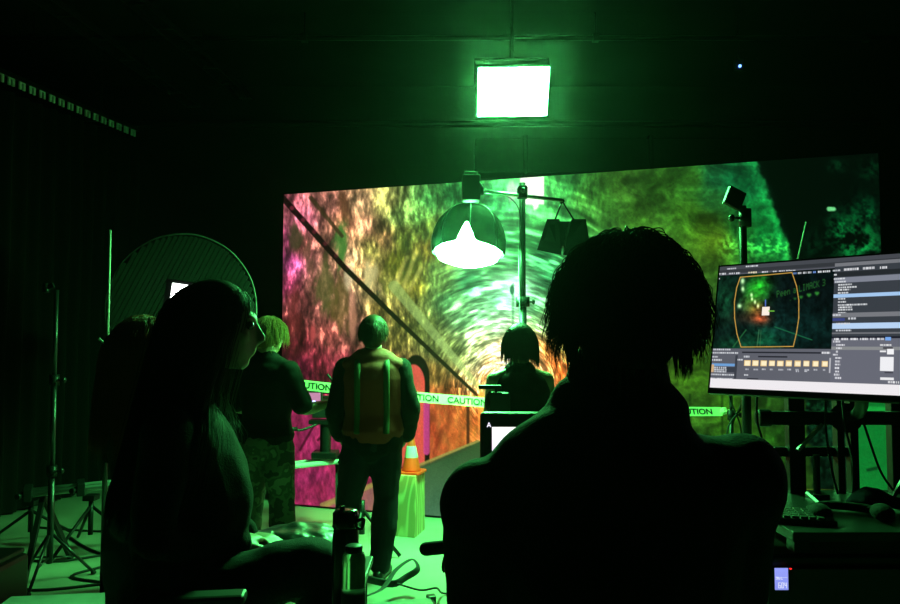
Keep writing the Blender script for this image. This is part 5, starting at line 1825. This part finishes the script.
# scrawled words and hearts on the tunnel wall in the view
FONT5 = {'P': ('11110', '10001', '10001', '11110', '10000', '10000', '10000'), 'e': ('00000', '00000', '01110', '10001', '11111', '10000', '01110'), 'n': ('00000', '00000', '10110', '11001', '10001', '10001', '10001'),
         'a': ('00000', '00000', '01110', '00001', '01111', '10001', '01111'), 'L': ('10000',) * 6 + ('11111',), 'U': ('10001',) * 6 + ('01110',), 'M': ('10001', '11011', '10101', '10101', '10001', '10001', '10001'),
         'A': ('01110', '10001', '10001', '11111', '10001', '10001', '10001'), 'C': ('01110', '10001', '10000', '10000', '10000', '10001', '01110'), 'K': ('10001', '10010', '10100', '11000', '10100', '10010', '10001'),
         'I': ('01110', '00100', '00100', '00100', '00100', '00100', '01110'), '3': ('11110', '00001', '00001', '01110', '00001', '00001', '11110')}
x_, y_ = 777.0, 294.5
for ch_ in 'Peen a LIMACK 3':
    if ch_ != ' ':
        for r_, row in enumerate(FONT5[ch_]):
            for c_i, b in enumerate(row):
                if b == '1':
                    xx, yy = x_ + c_i * 0.56, y_ - 3.2 + r_ * 0.95 - c_i * 0.14
                    m = np.exp(-(((X - xx) / 0.45) ** 2 + ((Y - yy) / 0.6) ** 2))[..., None] * 0.75 * vm[..., None]
                    img[:] = img * (1 - m) + m * np.array((40, 110, 45.0))
    adv = 3.5 if ch_ != ' ' else 2.4
    x_ += adv
    y_ -= adv * 0.25
for (x, y, r) in [(790.5, 300.5, 1.1), (795, 298.8, 1.7), (801, 297.3, 2.1), (809, 295.3, 2.4), (817, 293.6, 2.4)]:
    k_a = (r / 2.4) ** 2
    for (ax, ay, ar) in ((-0.45, -0.3, 0.55), (0.45, -0.3, 0.55), (0, 0.25, 0.55)):
        m = np.exp(-(((X - x - ax * r) / (ar * r)) ** 2 + ((Y - y - ay * r) / (ar * r)) ** 2))[..., None] * 0.7 * k_a * vm[..., None]
        img[:] = img * (1 - m) + m * np.array((60, 170, 60.0))
# gold frame with bowed sides
fr = [(740.3, 277.2), (766, 275), (792, 272.6), (796.5, 286), (798.8, 300), (798.8, 318), (796.5, 333), (793.3, 346.4), (767, 346.8), (741, 347), (737, 334), (734.6, 318), (734.4, 302), (736.6, 288), (740.3, 277.2)]
for a_, b_ in zip(fr[:-1], fr[1:]):
    ln(*a_, *b_, 0.42, (215, 165, 75), 1.0)
for i, x in enumerate((793, 798, 803, 808, 813, 818, 823, 827)):
    dash(x, 273.4 - (x - 793) * 0.06, 3.4, (120, 160, 235) if i in (0, 4) else (225, 228, 232), 2.0)
dash(715, 279, 5)
# strips and folders under the view
R(742, 351.6, 821, 353.6, (38, 40, 48))
R(758, 355.8, 787.5, 357.6, (40, 42, 50))
dash(822, 352.7, 8, (230, 230, 235), 2)
for y, a_, b_ in ((349.5, 711, 731), (352.8, 710, 738), (356.8, 710, 718), (359.8, 710, 722), (374.3, 710, 736), (378.3, 709, 733)):
    dash(a_, y, b_ - a_)
dash(737, 359.8, 6)
dash(744, 356.6, 6)
R(712, 363.2, 734.5, 366.2, (110, 160, 215))
R(712, 366.4, 734.5, 372.5, (58, 62, 72))
R(711, 364.5, 713.5, 372, (210, 175, 130))
for y in (367.5, 369.5, 371.5):
    dash(714, y, 8 + (y * 3) % 6)
R(735.5, 355, 736.2, 379, (60, 63, 72))
for i, cx_ in enumerate((747.4, 755.3, 763.7, 772, 780.3, 788.9, 797.7, 806.4, 815.6, 824.9)):
    y = 363 + i * 0.08
    R(cx_ - 2.9, y - 2.8, cx_ + 2.9, y + 3.0, (235, 200, 140))
    R(cx_ - 2.2, y - 1.9, cx_ + 2.4, y + 2.4, (255, 240, 200))
    dash(cx_ - 2, y + 6.2, 2 + (i * 5) % 3 + 1, (190, 192, 200), 1.5)
    if i in (6, 7):
        dash(cx_ - 1.8, y + 7.8, 3, (190, 192, 200), 1.2)
R(829.6, 358, 830.6, 373, (190, 190, 196))
dash(744, 375, 4)
R(747, 378.2, 758, 379.6, (45, 47, 55))
# the right-hand panels
s_r = inv(832.5, 320)[0]
tt = lambda py, x=870: inv(x, py)[1]
fill(s_r, tt(264.5), 1, tt(349), (58, 63, 70))
fill(s_r, tt(261), 1, tt(264.5), (118, 120, 126))
fill(s_r, tt(270.5), 1, tt(275), (38, 42, 46))
fill(s_r, tt(276), 1, tt(281.5), (128, 132, 146))
dash(833, 270.6, 7)
for x, l_ in ((844, 15), (863, 12), (880, 7)):
    dash(x, 269.5 - (x - 844) * 0.05, l_, (235, 235, 240), 2.2)
for i, (y, a_, b_) in enumerate([(275, 834, 837), (279, 834, 845), (282, 835, 846), (285, 838, 852), (287.5, 838, 857), (290, 838, 850), (293, 838, 848), (299, 838, 845), (302, 838, 846), (305, 838, 867), (307.5, 838, 852), (310, 838, 853), (313, 838, 846)]):
    dash(a_, y, b_ - a_, (225, 228, 232), 1.5)
fill(s_r, tt(292.8), 1, tt(296.3), (165, 200, 240))
fill(s_r, tt(312), 1, tt(316.6), (120, 122, 128))
dash(833, 315, 8)
fill(s_r, tt(317.5), inv(845, 318)[0], tt(320.5), (60, 70, 130))
dash(848, 318.5, 8)
fill(s_r, tt(322.8), 1, tt(328.6), (185, 212, 245))
dash(836, 323.6, 14)
dash(836, 330.5, 15)
fill(s_r, tt(332), 1, tt(334), (110, 112, 118))
fill(s_r, tt(336.5), 1, tt(338.5), (30, 32, 44))
fill(s_r, tt(338.5), 1, 1, (104, 106, 118))
for x, l_ in ((834, 5), (841, 7), (850.5, 7), (860, 8), (870, 5), (877, 7)):
    dash(x, 339 + (x - 834) * 0.0, l_, (235, 235, 240), 2.0)
R(885.5, 337.2, 891, 340.3, (120, 170, 240))
fill(s_r, tt(346.8), 1, tt(349.8), (138, 140, 142))
for i, (y, a_, b_) in enumerate([(341.5, 833, 840), (345, 836, 845), (348.3, 836, 842), (351.6, 836, 838), (354.8, 833, 837.5), (358, 835, 841.5), (361.4, 835, 840), (364.6, 835, 840), (368, 835, 839), (371.3, 835, 839.5), (374.5, 834, 839.5), (377.8, 835, 841.5)]):
    dash(a_, y, b_ - a_, (225, 225, 232), 1.6)
dash(880, 345, 12, (240, 240, 240), 1.8)
R(883, 347, 893, 349, (60, 60, 66))
R(880, 350.3, 886, 352.4, (235, 235, 238))
R(887, 349, 894, 354.6, (245, 245, 248))
R(880, 357, 893.5, 371.2, (240, 240, 244))
R(884.5, 371.6, 893, 373.4, (62, 62, 72))
R(880, 377.3, 894, 380.2, (235, 235, 238))
dash(888, 382, 11, (235, 235, 238), 2)
# right of what fits in the photograph the panels simply go on
R(900, 357, 915, 371, (120, 122, 132))
# pale bar along the foot
ft = tt(383.9, 870)
fill(0, ft, 1, 1.01, (240, 236, 240))
grid_screen('screen', SO, SU, SV, NXm, NYm, lin(np.clip(img, 0, 255)), 1.0, mt).data.transform(mt.matrix_basis.inverted())

# the desk behind and below it
DZ = 1.0
db, df = 2.75, 2.16
dx0, dx1 = P(772, 520, 2.3).x, 2.35
dk_ = thing('equipment_desk', 'dark equipment desk with upright black frame beneath the computer monitor', 'desk', ((dx0 + dx1) / 2, (db + df) / 2, 0))
DESKM = mat('desk_laminate', (0.010, 0.011, 0.010), 0.35, spec=0.35)
MB().box(((dx0 + dx1) / 2, (db + df) / 2, DZ - 0.015), (dx1 - dx0, db - df, 0.03)).build('desk_top', DESKM, dk_, world=True, bevel=0.004)
for a in (dx0 + 0.04, dx1 - 0.04):
    for b in (df + 0.05, db - 0.05):
        MB().box((a, b, (DZ - 0.03) / 2), (0.05, 0.05, DZ - 0.03)).build('leg', BLACK, dk_, world=True)
MB().box(((dx0 + dx1) / 2, db - 0.04, 0.55), (dx1 - dx0 - 0.12, 0.015, 0.75)).build('back_panel', BLACK, dk_, world=True)
YU = db - 0.05
for i, (xa, xb, top_) in enumerate([(787, 803, 392), (835, 842, 400), (848, 856, 400), (889, 902, 398)]):
    xm, hw = (P(xa, 440, YU).x + P(xb, 440, YU).x) / 2, (P(xb, 440, YU).x - P(xa, 440, YU).x) / 2
    MB().box((xm, YU, (DZ + P(800, 375, YU).z) / 2), (hw * 2, 0.04, P(800, 375, YU).z - DZ)).build('upright', BLACK, dk_, world=True, bevel=0.003)
a, b = P(757, 418, YU - 0.04), P(935, 418, YU - 0.04)
MB().box((a + b) / 2, (b.x - a.x, 0.04, 0.050)).cyl(a + Vector((0.0, 0, 0)), a + Vector((0.05, 0, 0)), 0.033).build('cross_bar', BLACK, dk_, world=True, bevel=0.006)
a, b = P(773, 452, YU + 0.02), P(851, 451, YU + 0.02)
MB().box((a + b) / 2, (b.x - a.x, 0.03, 0.036)).build('lower_bar', BLACK, dk_, world=True, bevel=0.004)
m = MB().cyl(P(846, 418, YU - 0.07), P(846, 418, YU), 0.055)
m.build('mount_plate', BLACK, dk_, world=True, smooth=False)
a = P(846, 418, YU - 0.07)
MB().tube([a, a + Vector((0.0, -0.1, 0.05)), MC - mn * 0.12, MC - mn * 0.045], 0.022, sub=4).build('mount_arm', BLACK, dk_, world=True, smooth=True)
MB().bar(P(798, 450, YU - 0.06), P(822, 424, YU - 0.06), 0.012, 0.012).build('brace', mat('grey_metal', (0.35, 0.35, 0.35), 0.4, 0.6), dk_, world=True)
for i, pts_ in enumerate([[(842, 400), (846, 430), (853, 462), (853, 492)], [(856, 400), (866, 430), (880, 470), (893, 490)], [(826, 395), (826, 430), (832, 470), (838, 494)], [(757, 396), (757, 420), (762, 440), (766, 470), (770, 540)]]):
    q = [P(x, y, YU - 0.10) for x, y in pts_]
    q[-1].z = max(q[-1].z, DZ + 0.006) if i < 3 else q[-1].z
    solo(MB().tube(q, 0.0045), 'cable', RUB, ['black cable hanging behind the monitor by the paired uprights', 'thin black cable slanting right behind the monitor', 'black cable dropping to the desk left of the paired uprights', 'black cable hanging left of the monitor frame'][i], 'cable', q[0], 'cables behind the monitor', smooth=True)
solo(MB().bar(P(893, 497, YU - 0.12), P(912, 465, YU - 0.12), 0.012, 0.012), 'metal_rod', DKM, 'dark rod leaning at the right end of the desk', 'rod', P(893, 497, YU - 0.12))

# keyboard
kb = Vector((P(803, 515, 2.32).x, 2.33, DZ))
kt = thing('keyboard', 'dark keyboard with many low keys on the desk beside the close person', 'keyboard', kb)
Rk = Matrix.Rotation(-0.25, 3, 'Z')
kb_c = kb + Vector((-0.10, 0, 0))
MB().box(kb_c + Vector((0, 0, 0.009)), (0.36, 0.14, 0.018), Rk).build('case', PLAS, kt, world=True, bevel=0.003)
KEYM = mat('key_plastic', (0.05, 0.055, 0.05), 0.28, spec=0.7)
for r_ in range(5):
    m = MB()
    for c_i in range(14):
        m.box(kb_c + Rk @ Vector((-0.163 + c_i * 0.025, -0.052 + r_ * 0.026, 0.021)), (0.020, 0.020, 0.008), Rk)
    m.build('key_row', KEYM, kt, world=True, bevel=0.0015)
# curved white cable, mice and bundle
solo(MB().tube([P(807, 493, 2.55), P(812, 497, 2.5), P(821, 506, 2.4), Vector((P(824, 510, 2.35).x, 2.35, DZ + 0.006))], 0.0055), 'white_cable', mat('white_cable', (0.8, 0.8, 0.8), 0.4), 'short pale cable bending down by the keyboard', 'cable', P(821, 506, 2.4), smooth=True)
h0 = Vector((P(850, 522, 2.3).x, 2.3, DZ))
ht = thing('headset', 'large dark headset lying on the desk in front of the monitor', 'headset', h0)
MB().tube([h0 + Vector((-0.10, 0.0, 0.02)), h0 + Vector((-0.09, 0.07, 0.02)), h0 + Vector((0.0, 0.12, 0.02)), h0 + Vector((0.10, 0.07, 0.02)), h0 + Vector((0.11, 0.0, 0.02))], 0.014, n=10).build('headband', FAB, ht, world=True, smooth=True)
for e in (-1, 1):
    MB().ell(h0 + Vector((e * 0.10, -0.01, 0.028)), (0.032, 0.045, 0.028), 18).build('ear_cup', FAB, ht, world=True, smooth=True)
b0 = Vector((P(868, 508, 2.45).x, 2.42, DZ + 0.006))
solo(MB().loft([b0 + Vector((-0.05, 0, 0.022)), b0 + Vector((0.0, 0.02, 0.036)), b0 + Vector((0.05, 0, 0.030)), b0 + Vector((0.09, -0.02, 0.02))], [(0.05, 0.02), (0.06, 0.032), (0.055, 0.026), (0.03, 0.015)], n=18, ref=(0, 1, 0)), 'cloth_pouch', mat('navy_cloth', (0.008, 0.007, 0.02), 0.85, spec=0.1), 'crumpled dark blue cloth pouch at right on the desk', 'pouch', b0, vox=0.006, sm=2, wrinkle=0.008, wscale=14)
x0 = P(828, 494, 2.6)
solo(MB().cyl((x0.x - 0.04, 2.6, DZ), (x0.x - 0.04, 2.6, DZ + 0.16), 0.012).box((x0.x - 0.04, 2.6, DZ + 0.01), (0.06, 0.06, 0.02)), 'microphone', PLAS, 'small dark upright microphone at the back of the desk', 'microphone', (x0.x, 2.6, DZ))

# equipment box under the desk with the lit display
ex = P(781, 579, 2.13)
rb = thing('rack_unit', 'black equipment rack under the desk with a small lit blue display', 'rack', (ex.x + 0.35, 2.2, 0))
MB().box((ex.x + 0.30, 2.40, 0.47), (0.66, 0.46, 0.92)).build('case', BLACK, rb, world=True, bevel=0.01)
YD = 2.155
for k in range(4):
    MB().box((ex.x + 0.30, YD, 0.12 + k * 0.225), (0.66, 0.012, 0.2)).build('face_panel', PLAS, rb, world=True, bevel=0.002)
a, b = P(774.5, 568, YD - 0.007), P(788.5, 590, YD - 0.007)
nx_, ny_ = 84, 130
S, T = np.meshgrid(np.linspace(0, 1, nx_), np.linspace(0, 1, ny_))
img = np.zeros(S.shape + (3,)) + np.array((138, 150, 240.0))
img += ((1 - T) * 14)[..., None]
def seg_text(txt, s0, t0, cw, ch_, c):
    F = {'4': 'bcfg', '0': 'abcdef', '6': 'acdefg', 'B': 'cdefg', 'L': 'def', '3': 'abcdg', 'U': 'bcdef', ':': ''}
    for i, q in enumerate(txt):
        x = s0 + i * cw * 1.35
        th_ = cw * 0.24
        segs = dict(a=(x, t0, x + cw, t0 + th_ * 0.6), b=(x + cw - th_, t0, x + cw, t0 + ch_ / 2), c=(x + cw - th_, t0 + ch_ / 2, x + cw, t0 + ch_), d=(x, t0 + ch_ - th_ * 0.6, x + cw, t0 + ch_), e=(x, t0 + ch_ / 2, x + th_, t0 + ch_), f=(x, t0, x + th_, t0 + ch_ / 2), g=(x, t0 + ch_ / 2 - th_ * 0.3, x + cw, t0 + ch_ / 2 + th_ * 0.3))
        for k in F.get(q, ''):
            fill(*segs[k], c)
fill(0.08, 0.42, 0.95, 0.425 + 0.02, (200, 210, 250))
seg_text('3BL', 0.08, 0.40, 0.14, 0.12, (235, 242, 255))
seg_text('604', 0.26, 0.66, 0.17, 0.26, (245, 248, 255))
grid_screen('display', a, (b.x - a.x, 0, 0), (0, 0, b.z - a.z), nx_, ny_, lin(np.clip(img, 0, 255)), 1.0, rb).data.transform(rb.matrix_basis.inverted())
MB().ell(P(790.5, 568.8, YD - 0.008), (0.004, 0.003, 0.0025), n=10).build('red_diode', emat('red_light', (1, 0.02, 0.02), 1.5), rb, world=True, smooth=True)
